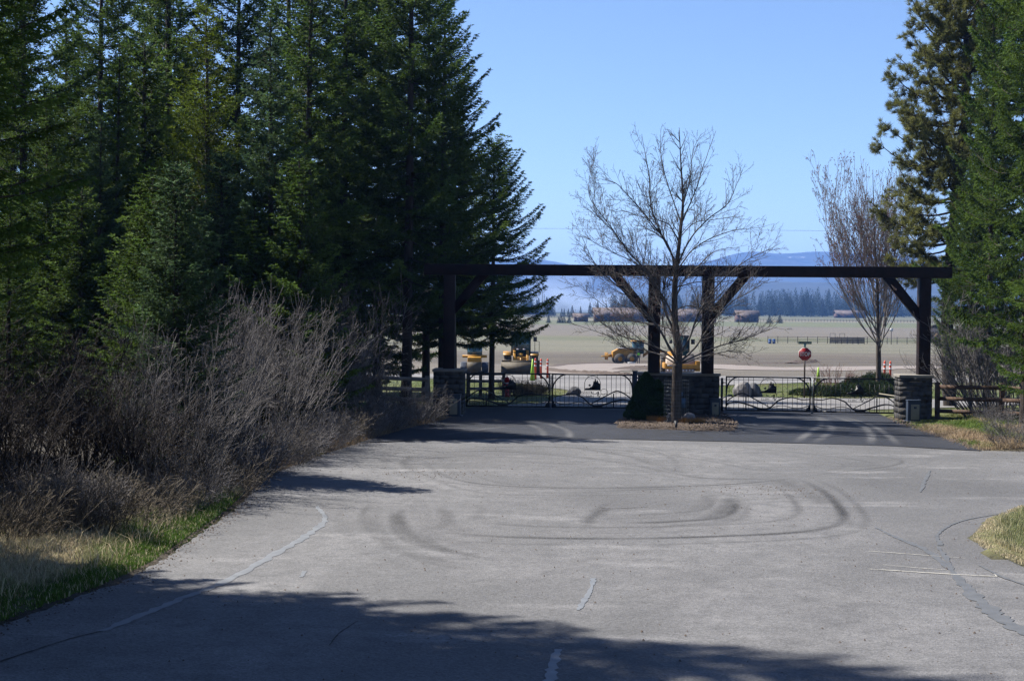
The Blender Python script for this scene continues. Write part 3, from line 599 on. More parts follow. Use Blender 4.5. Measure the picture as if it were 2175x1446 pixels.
b = MB(); b.box((0, 0, .62), (.08, .08, 1.24)); b.build('shaft', M['iron'], gp)
# operator boxes, arms
def opbox(label, px, Y, w, d, h, face):
    p = at(px, 850, Y); t = thing('gate_operator', label, 'gate operator', (p.x, Y, 0), TH)
    b = MB(); b.box((0, 0, h/2+.03), (w, d, h)); b.box((0, 0, .02), (w+.12, d+.12, .06)); b.box((0, -.01, h+.05), (w+.03, d+.04, .035)); b.build('cabinet', M['navy'], t, bevel=.008)
    b = MB(); b.box((face*.03, -d/2-.008, h*.46+.03), (w*.66, .016, h*.76)); b.build('door', M['beige'], t, bevel=.004)
    b = MB(); b.box((face*.03, -d/2-.02, h*.68+.03), (w*.22, .008, .07)); b.build('plate', M['navy'], t); return t
opbox('beige fronted operator box at the foot of the right stone pillar', 1940, 51.2, .42, .34, .68, 1)
opbox('beige fronted operator box at the right end of the middle stone wall', 1519, 52.2, .34, .3, .62, 0)
opbox('beige fronted operator box in shade at the foot of the left stone pillar', 966, 52.0, .40, .34, .70, -1)
for lab, pa, pb, Y0_, Y1_, z0_, z1_ in (('pale steel opener arm from the right stone pillar to the gate', 1865, 1955, 54.3, 51.5, .78, .73), ('thin steel opener arm from the middle wall to the right gate', 1548, 1525, 55.1, 52.6, .62, .62)):
    a = at(pa, 850, Y0_); b_ = at(pb, 850, Y1_); arm = thing('opener_arm', lab, 'gate arm', (a.x, a.y-.06, z0_))
    b = MB(); b.tube([(0, 0, 0), (b_.x-a.x, b_.y-a.y+.06, z1_-z0_)], .022, 8); b.build('rod', M['beige'], arm)
    b = MB(); b.tube([(-.06, 0, 0), (.12, -.02, 0)], .035, 8); b.build('clevis', M['iron'], arm)
# latch post between the leaves of each gate
for px, Y, l in ((1170, 56.05, 'thin pale drop rod where the two left gate leaves meet'), (1724.5, 54.7, 'thin pale drop rod where the two right gate leaves meet')):
    p = at(px, 850, Y); b = MB(); b.tube([(0, 0, .0), (0, 0, 1.25)], .018, 8); b.box((0, 0, .03), (.08, .08, .06)); o = b.build('drop_rod', M['wire'], None, (p.x, Y-.05, .01)); setp(o, l, 'gate rod')
# ------------------------------------------------------------------ island bed
bed = MB(); n = 60; Pb = smooth_pl(np.vstack([BED, BED[:1]]), 8)[:-1]; c = Pb.mean(0); V = []; rings = 10
for i in range(rings+1):
    t = i/rings
    for q in Pb: 
        x, y = c+(q-c)*t; h = .005 if i == rings else .012+.12*(1-t**2.5)+.03*wob(x, y, .5)*(1-t**4); V.append((x, y, h))
m_ = len(Pb); Fq = [[i*m_+j, (i+1)*m_+j, (i+1)*m_+(j+1) % m_, i*m_+(j+1) % m_] for i in range(rings) for j in range(m_)]
bed.add(V, Fq); setp(bed.build('mulch_bed', M['mulch'], smooth=True), kind='structure')
def boulder(label, px, py, Y, w, d, h, m, seed, cat='boulder', zb=None):
    import bmesh
    bm = bmesh.new(); bmesh.ops.create_icosphere(bm, subdivisions=3, radius=1); r = np.random.default_rng(seed); k = r.normal(size=(7, 3)); k = nrm(k); th = r.uniform(.55, .85, 7)
    for v in bm.verts:
        p = np.array(v.co)
        for kk, t_ in zip(k, th):
            dd = p @ kk
            if dd > t_: p = p-kk*(dd-t_)*.9
        p = p*(1+.05*math.sin(5*p[0]+seed)+.04*math.sin(7*p[1]+3*p[2])); v.co = (p[0]*w/2, p[1]*d/2, p[2]*h*.62+h*.30)
    me = bpy.data.meshes.new('boulder'); bm.to_mesh(me); bm.free(); me.materials.append(m)
    P_ = at(px, py, Y); z = float(terr(np.array(P_.x), np.array(Y))) if zb is None else zb
    return setp(link('boulder', me, None, (P_.x, Y, z), seed), label, cat)
boulder('pale round boulder left of the tree trunk in the mulch bed', 1425, 890, 48.9, .5, .4, .36, M['rock'], 1, zb=.08)
boulder('pale wide boulder right of the tree trunk in the mulch bed', 1461, 890, 49.3, .8, .5, .36, M['rock'], 5, zb=.08)
boulder('dark flat topped boulder on the lawn behind the left gate', 1217, 820, 72, 1.0, .8, .46, M['rockdark'], 7)
boulder('pale boulder on the lawn behind the right gate, left half', 1578, 815, 72, .9, .9, .85, M['rock'], 9)
boulder('dark faced boulder touching the pale one behind the right gate', 1602, 818, 72.3, .9, .8, .75, M['rockdark'], 12)
# wire cage round the trunk, boxes on the wall, spotlight
ct = at(1437, 905, 48.6); TREEX, TREEY = ct.x, 48.6
cg = thing('wire_cage', 'tall galvanised wire mesh cage standing round the bare tree trunk', 'wire cage', (TREEX+.0, TREEY+.15, .08))
b = MB(); R_ = .40; n = 26
pos = [(R_*math.cos(a), R_*math.sin(a)) for a in np.linspace(0, 2*math.pi, n, endpoint=False)]
for x, y in pos: b.tube([(x, y, 0), (x, y, 1.38)], .0018, 4, False)
for z in np.arange(0, 1.41, .115): b.tube([(x, y, z) for x, y in pos]+[(*pos[0], z)], .0022, 4, False)
b.build('mesh', M['wire'], cg)
wf = 52.55
for lab, px, z, w, h, m in (('large pale blue utility box low on the middle stone wall', 1450, .50, .19, .33, 'blueplastic'), ('small blue box above the pale utility box on the stone wall', 1448, .80, .07, .12, 'blueplastic')):
    p = at(px, 850, wf); t = thing('utility_box', lab, 'utility box', (p.x, wf-.0, z), TH); b = MB(); b.box((0, -.03, 0), (w, .10, h)); b.build('body', M[m], t, bevel=.006); b = MB(); b.box((0, -.085, .0), (w*.8, .008, h*.8)); b.build('lid', M[m], t)
p = gnd(1436, 911, .1); t = thing('garden_spotlight', 'small silver spotlight on a stake in front of the bare tree', 'spotlight', (p.x, p.y, .07)); b = MB(); b.tube([(0, 0, 0), (0, 0, .12)], .012, 6); b.build('stake', M['iron'], t)
b = MB(); b.tube([(0, 0, .10), (0, .04, .16), (.0, .10, .26)], [.035, .04, .055], 10); b.build('lamp_head', M['machblack'], t)
def tuft_geo(n, rad, h, w, seed, lean=.5):
    r = np.random.default_rng(seed); a = r.uniform(0, 6.28, n); q = rad*np.sqrt(r.uniform(0, 1, n)); B = np.stack([q*np.cos(a), q*np.sin(a), 0*q], 1)
    hh = h*r.uniform(.5, 1.1, n); az = r.uniform(0, 6.28, n); le = lean*r.uniform(.1, 1, n)*hh
    Tp = B+np.stack([np.cos(az)*le+B[:, 0]*lean, np.sin(az)*le+B[:, 1]*lean, hh], 1); sd = np.stack([-np.sin(az+1), np.cos(az+1), 0*az], 1)*(w*r.uniform(.6, 1.2, n))[:, None]/2
    V = np.stack([B-sd, B+sd, Tp], 1).reshape(-1, 3); return V, np.arange(3*n).reshape(-1, 3)
for i, (px, py, w) in enumerate([(1395, 893, .30), (1412, 895, .30), (1384, 892, .2), (1455, 898, .2), (1474, 897, .26), (1484, 897, .22), (1345, 890, .25), (1452, 895, .18)]):
    p = gnd(px, py, .12); V, f = tuft_geo(320, w*.75, .20, .014, i, .5)
    if i not in (6,): 
        o = link('flower_clump', np_mesh('flower_clump', V, [f], M['straw'], ), None, (p.x, p.y, .10)); o.scale = (1, .6, 1)
        setp(o, ['orange stubble clump left of the tree trunk, larger one', 'orange stubble clump against the left pale boulder', 'orange stubble clump nearest the cone shaped evergreen', 'yellow stubble clump just right of the trunk', 'orange stubble clump against the right pale boulder', 'orange stubble clump rightmost in the mulch bed', '', 'small yellow stubble clump in front of the right pale boulder'][i], 'plant clump', 'cut back clumps in the mulch bed')
# ------------------------------------------------------------------ conifers
def conifer(seed, H, R, z0, leaf=.12, lw=.043, whorl=.34, nb=5.5, up=.75, low=-.18, tip=.10, power=.85, dens=1.0, sweep=.55, trunk_r=None, twigl=.55, gap=0):
    r = np.random.default_rng(seed); LV = []; LT = []; S0 = []; S1 = []; A0 = []; A1 = []
    tr = trunk_r or H*.0085+.03
    bend = r.uniform(-1, 1, 4)*.008*H
    def axis(z): t = z/H; return np.array([bend[0]*math.sin(t*3)+bend[1]*t*t, bend[2]*math.sin(t*2.6)+bend[3]*t*t, z])
    zs = np.linspace(0, H, 24)
    for a, b in zip(zs[:-1], zs[1:]):
        S0.append(axis(a)); S1.append(axis(b)); A0.append(tr*(1-a/H)**.8+.012+(.25*tr if a == 0 else 0)); A1.append(tr*(1-b/H)**.8+.012)
    z = z0
    phi = r.uniform(0, 6.28); asym = r.uniform(0, 6.28)
    while z < H-.12:
        t = (z-z0)/(H-z0)
        k = max(2, int(round(nb*(1-.35*t)+r.uniform(-.8, .8))))
        for j in range(k):
            phi += 2.4+r.uniform(-.35, .35)
            if gap and r.uniform() < gap: continue
            L = R*((1-t)**power)*min(1, .55+t*4)*r.uniform(.72, 1.12)*(1+.12*math.cos(phi-asym))+.12
            slope = low+(up-low)*t**1.2+r.uniform(-.10, .10); zz = z+r.uniform(-.15, .15)
            bt_ = r.uniform(.62, 1.38); dh = np.array([math.cos(phi), math.sin(phi), 0]); n = max(3, int(L/.095*dens)); s = np.linspace(.10 if L > .8 else .02, 1, n)
            cur = tip+r.uniform(-.04, .06)
            P = axis(zz)[None]+dh[None]*(L*s*(1-.03*s))[:, None]; P[:, 2] += L*(slope*s + cur*s*s*1.1 - .10*s*(1-s)*2)
            side = np.array([-dh[1], dh[0], 0]); P += side[None]*(np.sin(s*3+phi)*.03*L)[:, None]
            br = .006+.009*L
            q = np.linspace(0, n-1, 5).astype(int); base = axis(zz)
            pts = np.vstack([base[None], P[q]]); rad = np.linspace(br, .004, len(pts))
            S0 += list(pts[:-1]); S1 += list(pts[1:]); A0 += list(rad[:-1]); A1 += list(rad[1:])
            # twigs on both sides and a few on top
            for sg in (-1, 1, 0, -1, 1):
                m_ = n if sg else n//3+1; ii = r.integers(0, n, m_) if sg == 0 else np.arange(n)
                if m_ == 0: continue
                ss = s[ii]; tl = np.minimum(twigl, .42*L*(1-ss)+.10)*r.uniform(.45, 1.1, m_)
                tl[ss > .97] = .12
                ang = r.uniform(.75, 1.15, m_)*(sg if sg else 0)+r.uniform(-.15, .15, m_)
                D = dh[None]*np.cos(ang)[:, None]+side[None]*np.sin(ang)[:, None]; D[:, 2] = slope*.5+r.uniform(-.22, .06, m_)+(.45 if sg == 0 else 0)
                D = nrm(D); lv = max(2, int(math.ceil(tl.mean()/.05)))
                u = np.linspace(.12, 1, lv)[None]*np.ones((m_, 1))+r.uniform(-.08, .08, (m_, lv))
                B = P[ii][:, None]+D[:, None]*(tl[:, None]*u)[..., None]; B[..., 2] -= (.10*tl[:, None]*u*u)
                nd = D[:, None]*1.0+r.normal(size=(m_, lv, 3))*sweep; nd = nrm(nd)
                ll = leaf*r.uniform(.6, 1.25, (m_, lv)); wv = np.cross(nd, r.normal(size=(m_, lv, 3))); wv = nrm(wv)*(lw*r.uniform(.6, 1.2, (m_, lv)))[..., None]
                tri = np.stack([B-wv/2, B+wv/2, B+nd*ll[..., None]], 2).reshape(-1, 3, 3); LV.append(tri)
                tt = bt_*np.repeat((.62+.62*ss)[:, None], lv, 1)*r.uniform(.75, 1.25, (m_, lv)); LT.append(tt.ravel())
        z += whorl*(1-.45*t)*r.uniform(.75, 1.25)
    V = np.concatenate(LV).reshape(-1, 3); T = np.repeat(np.concatenate(LT), 3)
    sv, sf = seg_geo(S0, S1, A0, A1, 5)
    return (V.astype(np.float32), np.arange(len(V)).reshape(-1, 3), T), (sv, sf)
def tree_proto(kind, seed, mt, bark='bark', **kw):
    (v, f, t), (sv, sf) = conifer(seed, **kw)
    return np_mesh('crown', v, [f], M[mt], tone=t), np_mesh('trunk', sv, [sf], M[bark], smooth=True), kw['H']
FIR = {
 'near': tree_proto('fir', 10, 'fir', H=15, R=3.5, z0=3.8, nb=9, whorl=.27, leaf=.085, lw=.032, power=.62, low=-.2, tip=.12),
 'wide':  tree_proto('fir', 11, 'fir', H=14, R=3.3, z0=1.0, nb=5.2, whorl=.46),
 'mid':   tree_proto('fir', 12, 'fir', H=13, R=2.5, z0=.6, nb=5.2, whorl=.42),
 'blue':  tree_proto('fir', 13, 'fir_blue', H=12, R=2.5, z0=.5, nb=5.4, whorl=.40, low=-.1, sweep=.45),
 'yellow':tree_proto('fir', 14, 'fir_yellow', H=11, R=2.3, z0=.5, nb=5, whorl=.42, up=1.1, low=.15, leaf=.13, lw=.03),
 'small': tree_proto('fir', 15, 'fir', H=7, R=1.7, z0=.25, nb=6.5, whorl=.26, leaf=.085, twigl=.4, up=1.0),
 'smallb':tree_proto('fir', 16, 'fir_blue', H=7.5, R=1.8, z0=.25, nb=6.5, whorl=.26, leaf=.085, twigl=.4, up=1.1),
 'open':  tree_proto('fir', 17, 'fir', H=17, R=3.5, z0=2.6, nb=5, whorl=.44, gap=.05, power=.8, low=-.25, tip=.22),
 'open2': tree_proto('fir', 18, 'fir', H=17, R=3.1, z0=3.4, nb=5.0, whorl=.42, gap=.10, power=.7, low=-.3, tip=.25),
 'edge':  tree_proto('fir', 19, 'fir', H=11.5, R=2.5, z0=2.7, nb=6.5, whorl=.34, power=.62, low=-.28, tip=.3, gap=.05),
 'right': tree_proto('fir', 20, 'fir', H=16, R=3.2, z0=2.0, nb=5, whorl=.50, low=-.4, tip=.22, leaf=.12, power=.7),
}
def put_tree(proto, label, x, y, h, rz=0, rs=1.0, group='tall conifers left of the gates', name='fir_tree', cat='fir tree', z=None):
    cm, tm, H = proto; z = float(terr(np.array(x), np.array(y)))-.05 if z is None else z
    t = thing(name, label, cat, (x, y, z), rz, group); s = h/H; t.scale = (s*rs, s*rs, s)
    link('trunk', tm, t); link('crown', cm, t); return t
ZT = lambda px, py, Y: at(px, py, Y).z
LT = [ # proto, px, top y, distance, radial scale, label
 ('wide', 55, -260, 50, 1.0, 'tall dark fir near the left edge of the picture behind the thicket'),
 ('mid', 135, -20, 58, .75, 'narrow fir with blue sky round its tip near the top left'),
 ('open', 215, -260, 56, .9, 'tall thin crowned fir behind the small spruces at left'),
 ('mid', 250, 90, 49, .95, 'mid height fir just left of the bright green pointed one'),
 ('small', 300, 88, 52, 1.15, 'bright green pointed fir between two taller firs at left'),
 ('open2', 362, -420, 62, 1.0, 'tall conifer with bare dark trunk showing high up, left group'),
 ('yellow', 435, 18, 49, 1.05, 'yellow green pine like tree with upright pale shoots, left group'),
 ('wide', 500, -220, 60, .9, 'tall fir behind the yellow green one'),
 ('blue', 575, 35, 47.5, 1.0, 'blue green spruce with dense crown, left group'),
 ('mid', 655, -130, 55, 1.1, 'tall fir with drooping pale tipped branches right of the blue green spruce'),
 ('wide', 725, -190, 58, 1.0, 'tall dark fir behind the small pointed spruce with orange tip'),
 ('small', 640, 338, 45.5, 1.1, 'small spruce with pointed orange green tip in front of tall dark firs'),
 ('smallb', 373, 352, 33.6, 1.1, 'small blue green spruce rising out of the bare thicket'),
 ('blue', 215, 235, 47, .9, 'mid height blue green spruce at left behind the thicket'),
 ('mid', 105, 200, 47, 1.0, 'mid height dark fir at far left behind the thicket'),
 ('smallb', 470, 330, 47, 1.25, 'spreading spruce low in front of the blue green spruce'),
 ('small', 170, 400, 45.5, 1.2, 'small dense fir low at left between taller trunks'),
 ('small', 545, 440, 46, 1.2, 'low bushy fir under the blue green spruce'),
 ('open', 800, -210, 61, .95, 'tall fir left of the thick bare lower trunk near the portal'),
 ('open2', 862, -300, 56.5, 1.0, 'tall fir with thick bare lower trunk beside the left pillar fence'),
 ('open', 940, -30, 60, 1.05, 'tall fir whose right side slopes down against the sky'),
 ('open2', 905, -120, 63, .9, 'slim dark fir trunk just left of the portal post'),
 ('edge', 1043, 292, 66, 1.08, 'fir at the right edge of the left group, branches reaching over the beam'),
 ('edge', 965, 210, 68, .9, 'fir trunk seen just right of the left portal post'),
 ('mid', 30, -50, 64, 1.1, 'tall fir far behind at the left edge'),
 ('mid', 330, -160, 70, 1.1, 'tall fir far back between left group crowns'),
 ('wide', 610, -260, 72, 1.0, 'tallest fir far back above the blue green spruce'),
 ('wide', 20, 60, 72, 1.2, 'fir filling the gap far behind at the left picture edge'),
 ('wide', 160, 40, 76, 1.2, 'broad fir far behind the narrow fir at top left'),
 ('mid', 400, 100, 68, 1.3, 'broad fir far behind the yellow green one'),
 ('mid', 20, 420, 44, 1.2, 'low dark fir over the shrubs at the left picture edge'),
 ('mid', 700, 300, 60, 1.3, 'broad low skirted fir between the dark firs'),
 ('small', 330, 372, 34.6, 1.0, 'small fir just left of the small blue green spruce in the thicket'),
 ('small', 290, 430, 42, 1.3, 'small fir rising from the thicket between two spruces'),
 ('wide', 765, -330, 72, .95, 'very tall fir far back left of the open crowned trees'),
]
for i, (pr, px, ty, Y, rs, lab) in enumerate(LT):
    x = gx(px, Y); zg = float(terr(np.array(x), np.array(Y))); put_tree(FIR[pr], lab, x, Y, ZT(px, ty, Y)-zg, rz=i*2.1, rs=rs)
# row along the near left, mostly out of the picture, that shades the near road
NL = [('wide', -20, 25.6, 27, .6, 'tall fir outside the left edge, second row'), ('wide', -17.5, 22.5, 25, .65, 'tall fir outside the left edge, second row, middle'), ('wide', -23, 26.5, 31, .55, 'tallest fir outside the left edge, third row'), ('wide', -15, 18.5, 22, .8, 'broad fir outside the left edge close to the road'), ('wide', -21, 22, 30, .6, 'tall fir outside the left edge, third row, near'),
      ('near', -8.1, 18.2, 15, 1.0, 'near dark fir cut by the left edge of the picture'), ('mid', -12.9, 23.6, 24, .5, 'fir outside the left edge, second in the roadside row'), ('mid', -13.8, 20.6, 22, .55, 'fir outside the left edge, third in the roadside row'),
      ('mid', -16.5, 24.8, 28, .5, 'fir outside the left edge, fourth in the roadside row'), ('wide', -10.5, 12.5, 17, .8, 'fir left of the camera, fifth in the roadside row'), ('wide', -13.5, 13.5, 20, .8, 'fir left of the camera, sixth in the roadside row'), ('mid', -14.6, 28.0, 11.0, 1.15, 'short fir outside the left edge beside the thicket, nearest'), ('mid', -14.4, 31.5, 10.8, 1.1, 'short fir outside the left edge beside the thicket, middle one'), ('mid', -14.4, 35, 11.3, 1.1, 'short fir outside the left edge beside the thicket, farthest'), ('open', -8.5, 7.0, 17, .8, 'fir beside the camera, last in the roadside row'), ('wide', -16, 17.5, 23, .7, 'tall fir left of the camera behind the roadside row')]
for i, (pr, x, y, h, rs, lab) in enumerate(NL): put_tree(FIR[pr], lab, x, y-((.75 if h < 23 else .25) if y < 27 and pr != 'near' else 0), h, rz=i*1.7+.6, rs=rs, group='firs along the near left roadside')
RT = [('right', 2178, -500, 47, .72, 'large bright green fir at the right edge with branches over the fence'), ('right', 2262, -60, 40, .85, 'bright green fir cut by the right edge, nearest the road'),
      ('right', 2098, -60, 55, .66, 'green fir behind the right hand fence, left of the largest one'), ('wide', 2190, -300, 60, .9, 'dark fir far back at the right edge'), ('edge', 2062, 370, 57, .75, 'lower fir beside the right end of the beam')]
for i, (pr, px, ty, Y, rs, lab) in enumerate(RT):
    x = gx(px, Y); put_tree(FIR[pr], lab, x, Y, ZT(px, ty, Y)-float(prof(Y)), rz=i*1.3+.4, rs=rs, group='firs right of the gates')
# ponderosa pine
def ponderosa(seed, H, z0, R):
    r = np.random.default_rng(seed); S0, S1, A0, A1 = [], [], [], []; tufts = []
    def ax(z): return np.array([.25*math.sin(z*.35), .2*math.sin(z*.28+1), z])
    zs = np.linspace(0, H, 26)
    for a, b in zip(zs[:-1], zs[1:]): S0.append(ax(a)); S1.append(ax(b)); A0.append(.26*(1-a/H)**.7+.03); A1.append(.26*(1-b/H)**.7+.03)
    z = z0; phi = 0
    while z < H:
        t = (z-z0)/(H-z0); phi += 2.4+r.uniform(-.5, .5)
        L = R*(.72+.55*math.sin(min(1, t*1.5)*1.9))*(1-t**2.2*.75)*r.uniform(.6, 1.1); sl = r.uniform(-.25, .12)+.55*t
        if t < .12: sl -= .15
        dh = np.array([math.cos(phi), math.sin(phi), 0]); sd = np.array([-dh[1], dh[0], 0]); n = 10; s = np.linspace(0, 1, n)
        P = ax(z)[None]+dh*(L*s)[:, None]; P[:, 2] += L*(sl*s+.30*s*s-.12*np.sin(s*3)); P += sd*(np.sin(s*5+phi)*.07*L)[:, None]
        rad = np.linspace(.022+.012*L, .010, n)
        S0 += list(P[:-1]); S1 += list(P[1:]); A0 += list(rad[:-1]); A1 += list(rad[1:]); tufts.append((P[-1], P[-1]-P[-2]))
        for m_ in range(int(8+L*7)):
            u = r.uniform(.28, 1); b = P[min(int(u*(n-1)), n-1)]; sg = r.choice([-1, 1]); D = dh*r.uniform(.2, 1)+sd*sg*r.uniform(.3, 1)+np.array([0, 0, r.uniform(-.15, .7)]); D /= np.linalg.norm(D)
            l = r.uniform(.2, .75)*min(1, L/2.5); e = b+D*l*np.array([1, 1, .8]); mid = (b+e)/2+np.array([0, 0, -.04])
            S0 += [b, mid]; S1 += [mid, e]; A0 += [.011, .009]; A1 += [.009, .007]; tufts.append((e, D))
            for q in range(2): 
                D2 = nrm(D+r.normal(size=3)*.6); e2 = mid+D2*r.uniform(.12, .3); S0.append(mid); S1.append(e2); A0.append(.007); A1.append(.005); tufts.append((e2, D2))
        z += r.uniform(.07, .17)
    N_ = 30; P = np.array([a for a, _ in tufts]); D = nrm(np.array([b for _, b in tufts])+np.array([0, 0, .35])); K = len(P)
    nd = nrm(D[:, None]*1.0+r.normal(size=(K, N_, 3))*.85); ll = .21*r.uniform(.6, 1.2, (K, N_)); B = P[:, None]+r.normal(size=(K, N_, 3))*.03
    wv = nrm(np.cross(nd, r.normal(size=(K, N_, 3))))*.023; tri = np.stack([B-wv/2, B+wv/2, B+nd*ll[..., None]], 2).reshape(-1, 3)
    T = np.repeat(np.repeat(r.uniform(.6, 1.35, K), N_)*r.uniform(.8, 1.2, K*N_), 3)
    sv, sf = seg_geo(S0, S1, A0, A1, 6)
    return np_mesh('crown', tri, [np.arange(len(tri)).reshape(-1, 3)], M['pine'], tone=T), np_mesh('trunk', sv, [sf], M['bark'], smooth=True), H
PN = ponderosa(5, 18.5, 5.0, 3.3)
put_tree(PN, 'tall long needled pine with airy brown green tufts right of the bare maple', gx(2026, 62), 62, 18.6, 2.0, 1.0, 'firs right of the gates', 'pine_tree', 'pine tree')
# ------------------------------------------------------------------ bare trees and shrubs
def grow(r, P, D, L, rad, lev, out, cfg):
    """one wandering shoot with side shoots; out collects segments and tips"""
    n = max(3, int(L/cfg['step'][lev])); st = L/n; pts = [P]; d = D/np.linalg.norm(D); wig = cfg['wig'][lev]; up = cfg['up'][lev]
    for i in range(n):
        d = d+r.normal(size=3)*wig+np.array([0, 0, up]); d /= np.linalg.norm(d); pts.append(pts[-1]+d*st)
    rr = np.linspace(rad, max(cfg['rmin'], rad*cfg['taper'][lev]), n+1)
    out['a'] += pts[:-1]; out['b'] += pts[1:]; out['ra'] += list(rr[:-1]); out['rb'] += list(rr[1:])
    if lev+1 < cfg['lev']:
        k = cfg['kids'][lev]*L
        k = int(k)+(r.uniform() < k-int(k))
        for j in range(k):
            u = r.uniform(cfg['from'][lev], .98); i = min(int(u*n), n-1); bd = pts[i+1]-pts[i]; bd /= np.linalg.norm(bd)
            x = np.cross(bd, r.normal(size=3)); x /= np.linalg.norm(x); a = r.uniform(*cfg['ang'][lev]); nd = bd*math.cos(a)+x*math.sin(a)
            nl = L*cfg['len'][lev]*r.uniform(.5, 1.15)*(1.05-.55*u)
            if nl > .06: grow(r, pts[i]+(pts[i+1]-pts[i])*(u*n-i if u*n-i < 1 else .5), nd, nl, max(cfg['rmin'], rr[i]*cfg['rk']), lev+1, out, cfg)
    elif r.uniform() < cfg.get('tips', 0): out['tip'].append((pts[-1], d))
def buds(tips, r, s):
    if not tips: return None
    P = np.array([t[0] for t in tips]); D = np.array([t[1] for t in tips]); return seg_geo(P-D*s*.4, P+D*s, np.full(len(P), s*.42), np.full(len(P), s*.12), 4)
def ends(out): return seg_geo(out['a'], out['b'], out['ra'], out['rb'], 4)
def newout(): return {'a': [], 'b': [], 'ra': [], 'rb': [], 'tip': []}
r = np.random.default_rng(21); mt_ = MB(); O = newout()
sc = 1/66.4                                                 # photo pixels to metres at the island tree
def IP(px, py, dy=0): return np.array([(px-1437)*sc, dy, (905-py)*sc])
trunkpts = smooth_pl(np.array([IP(1437, 914), IP(1436, 890), IP(1436, 840), IP(1437, 800), IP(1437, 772)]), 5)
mt_.tube(trunkpts, np.interp(np.linspace(0, 1, len(trunkpts)), [0, .08, .25, .9, 1], [.27, .205, .175, .165, .175]), 12)
lead = smooth_pl(np.array([IP(1437, 775), IP(1440, 740, .05), IP(1432, 690, .0), IP(1430, 620, .05), IP(1434, 560, 0), IP(1440, 500, -.05), IP(1446, 430, 0), IP(1441, 350, .05), IP(1436, 272, 0)]), 5)
mt_.tube(lead, np.interp(np.linspace(0, 1, len(lead)), [0, .15, .4, .6, 1], [.15, .12, .095, .06, .008]), 10)
cfgM = dict(lev=4, step=[.16, .12, .09, .07], wig=[.05, .075, .10, .12], up=[.035, .04, .035, .03], taper=[.25, .3, .45, .7], rmin=.0036, kids=[3.2, 6.5, 9.0, 0], ang=[(.45, .95), (.5, 1.0), (.5, 1.1), (0, 0)], len=[.50, .46, .42, .3], rk=.55, tips=.55)
cfgM['from'] = [.18, .15, .15, 0]
MAIN = [ # hand drawn limbs: start on the leader, through points, radius at the base
 ([(1440, 770), (1420, 740), (1395, 700), (1360, 660), (1330, 630), (1290, 600), (1250, 560), (1222, 505)], .075, -.3),
 ([(1437, 765), (1425, 700), (1408, 660), (1395, 610), (1375, 580), (1330, 540), (1285, 480), (1240, 420), (1237, 372)], .07, .3),
 ([(1434, 765), (1400, 745), (1360, 730), (1310, 715), (1270, 690), (1235, 665)], .05, -.8),
 ([(1430, 770), (1405, 755), (1370, 745), (1330, 740), (1290, 715), (1210, 690)], .04, .8),
 ([(1442, 768), (1470, 745), (1495, 715), (1520, 680), (1560, 640), (1600, 620), (1650, 590)], .065, .5),
 ([(1442, 772), (1475, 755), (1520, 735), (1570, 720), (1610, 705), (1645, 690)], .045, -.6),
 ([(1440, 760), (1462, 720), (1480, 670), (1510, 620), (1555, 575), (1600, 545), (1640, 528)], .06, -.2),
 ([(1443, 774), (1490, 760), (1540, 750), (1585, 745), (1620, 760)], .035, 0.9),
 ([(1432, 690), (1415, 650), (1380, 600), (1340, 560), (1290, 540), (1210, 500)], .045, -.4),
 ([(1431, 640), (1450, 600), (1490, 560), (1530, 530), (1580, 520)], .042, .6),
 ([(1434, 575), (1415, 520), (1380, 475), (1340, 430), (1300, 390), (1268, 382)], .05, .2),
 ([(1437, 565), (1400, 500), (1375, 440), (1370, 380), (1352, 290)], .05, -.3),
 ([(1437, 560), (1460, 510), (1500, 465), (1545, 430), (1575, 360)], .048, -.2),
 ([(1438, 570), (1470, 530), (1520, 500), (1570, 485), (1620, 480)], .04, .4),
 ([(1444, 480), (1425, 430), (1405, 370), (1395, 320), (1400, 295)], .035, .2), ([(1446, 470), (1470, 410), (1490, 350), (1515, 280)], .035, -.1), ([(1445, 440), (1462, 380), (1470, 320), (1490, 280)], .03, .3),
 ([(1433, 600), (1405, 585), (1350, 590), (1300, 575)], .03, 1.2), ([(1433, 610), (1470, 600), (1520, 600), (1570, 590)], .03, -1.2), ([(1432, 660), (1460, 650), (1500, 655), (1560, 665), (1600, 660)], .03, .9), ([(1432, 700), (1390, 690), (1330, 680), (1280, 650), (1215, 600)], .035, 1.3),
 ([(1437, 766), (1430, 748), (1428, 720), (1450, 670), (1470, 630)], .035, -1.4), ([(1438, 760), (1450, 735), (1440, 690), (1410, 640), (1400, 600)], .035, 1.6),
 ([(1440, 520), (1410, 480), (1360, 470), (1300, 455)], .03, -.9), ([(1443, 500), (1480, 470), (1530, 460), (1590, 450)], .028, .9)]
for pts, rad, dy in MAIN:
    n = len(pts); Q = smooth_pl(np.array([IP(px, py, dy*(i/(n-1))**1.1*2.0) for i, (px, py) in enumerate(pts)]), 6); Q += np.cumsum(r.normal(size=Q.shape)*.004, 0)
    rr = np.linspace(rad*.66, .006, len(Q)); O['a'] += list(Q[:-1]); O['b'] += list(Q[1:]); O['ra'] += list(rr[:-1]); O['rb'] += list(rr[1:])
    L = np.linalg.norm(np.diff(Q, axis=0), axis=1).sum()
    for j in range(int(L*6.2)):
        u = r.uniform(.22, .99); i = min(int(u*(len(Q)-1)), len(Q)-2); bd = nrm(Q[i+1]-Q[i]); x = nrm(np.cross(bd, r.normal(size=3))); a = r.uniform(.4, .95); d = bd*math.cos(a)+x*math.sin(a)
        grow(r, Q[i], d+np.array([0, 0, .25]), (L*.34)*r.uniform(.4, 1.1)*(1.12-.6*u)+.12, max(.005, rr[i]*.5), 1, O, cfgM)
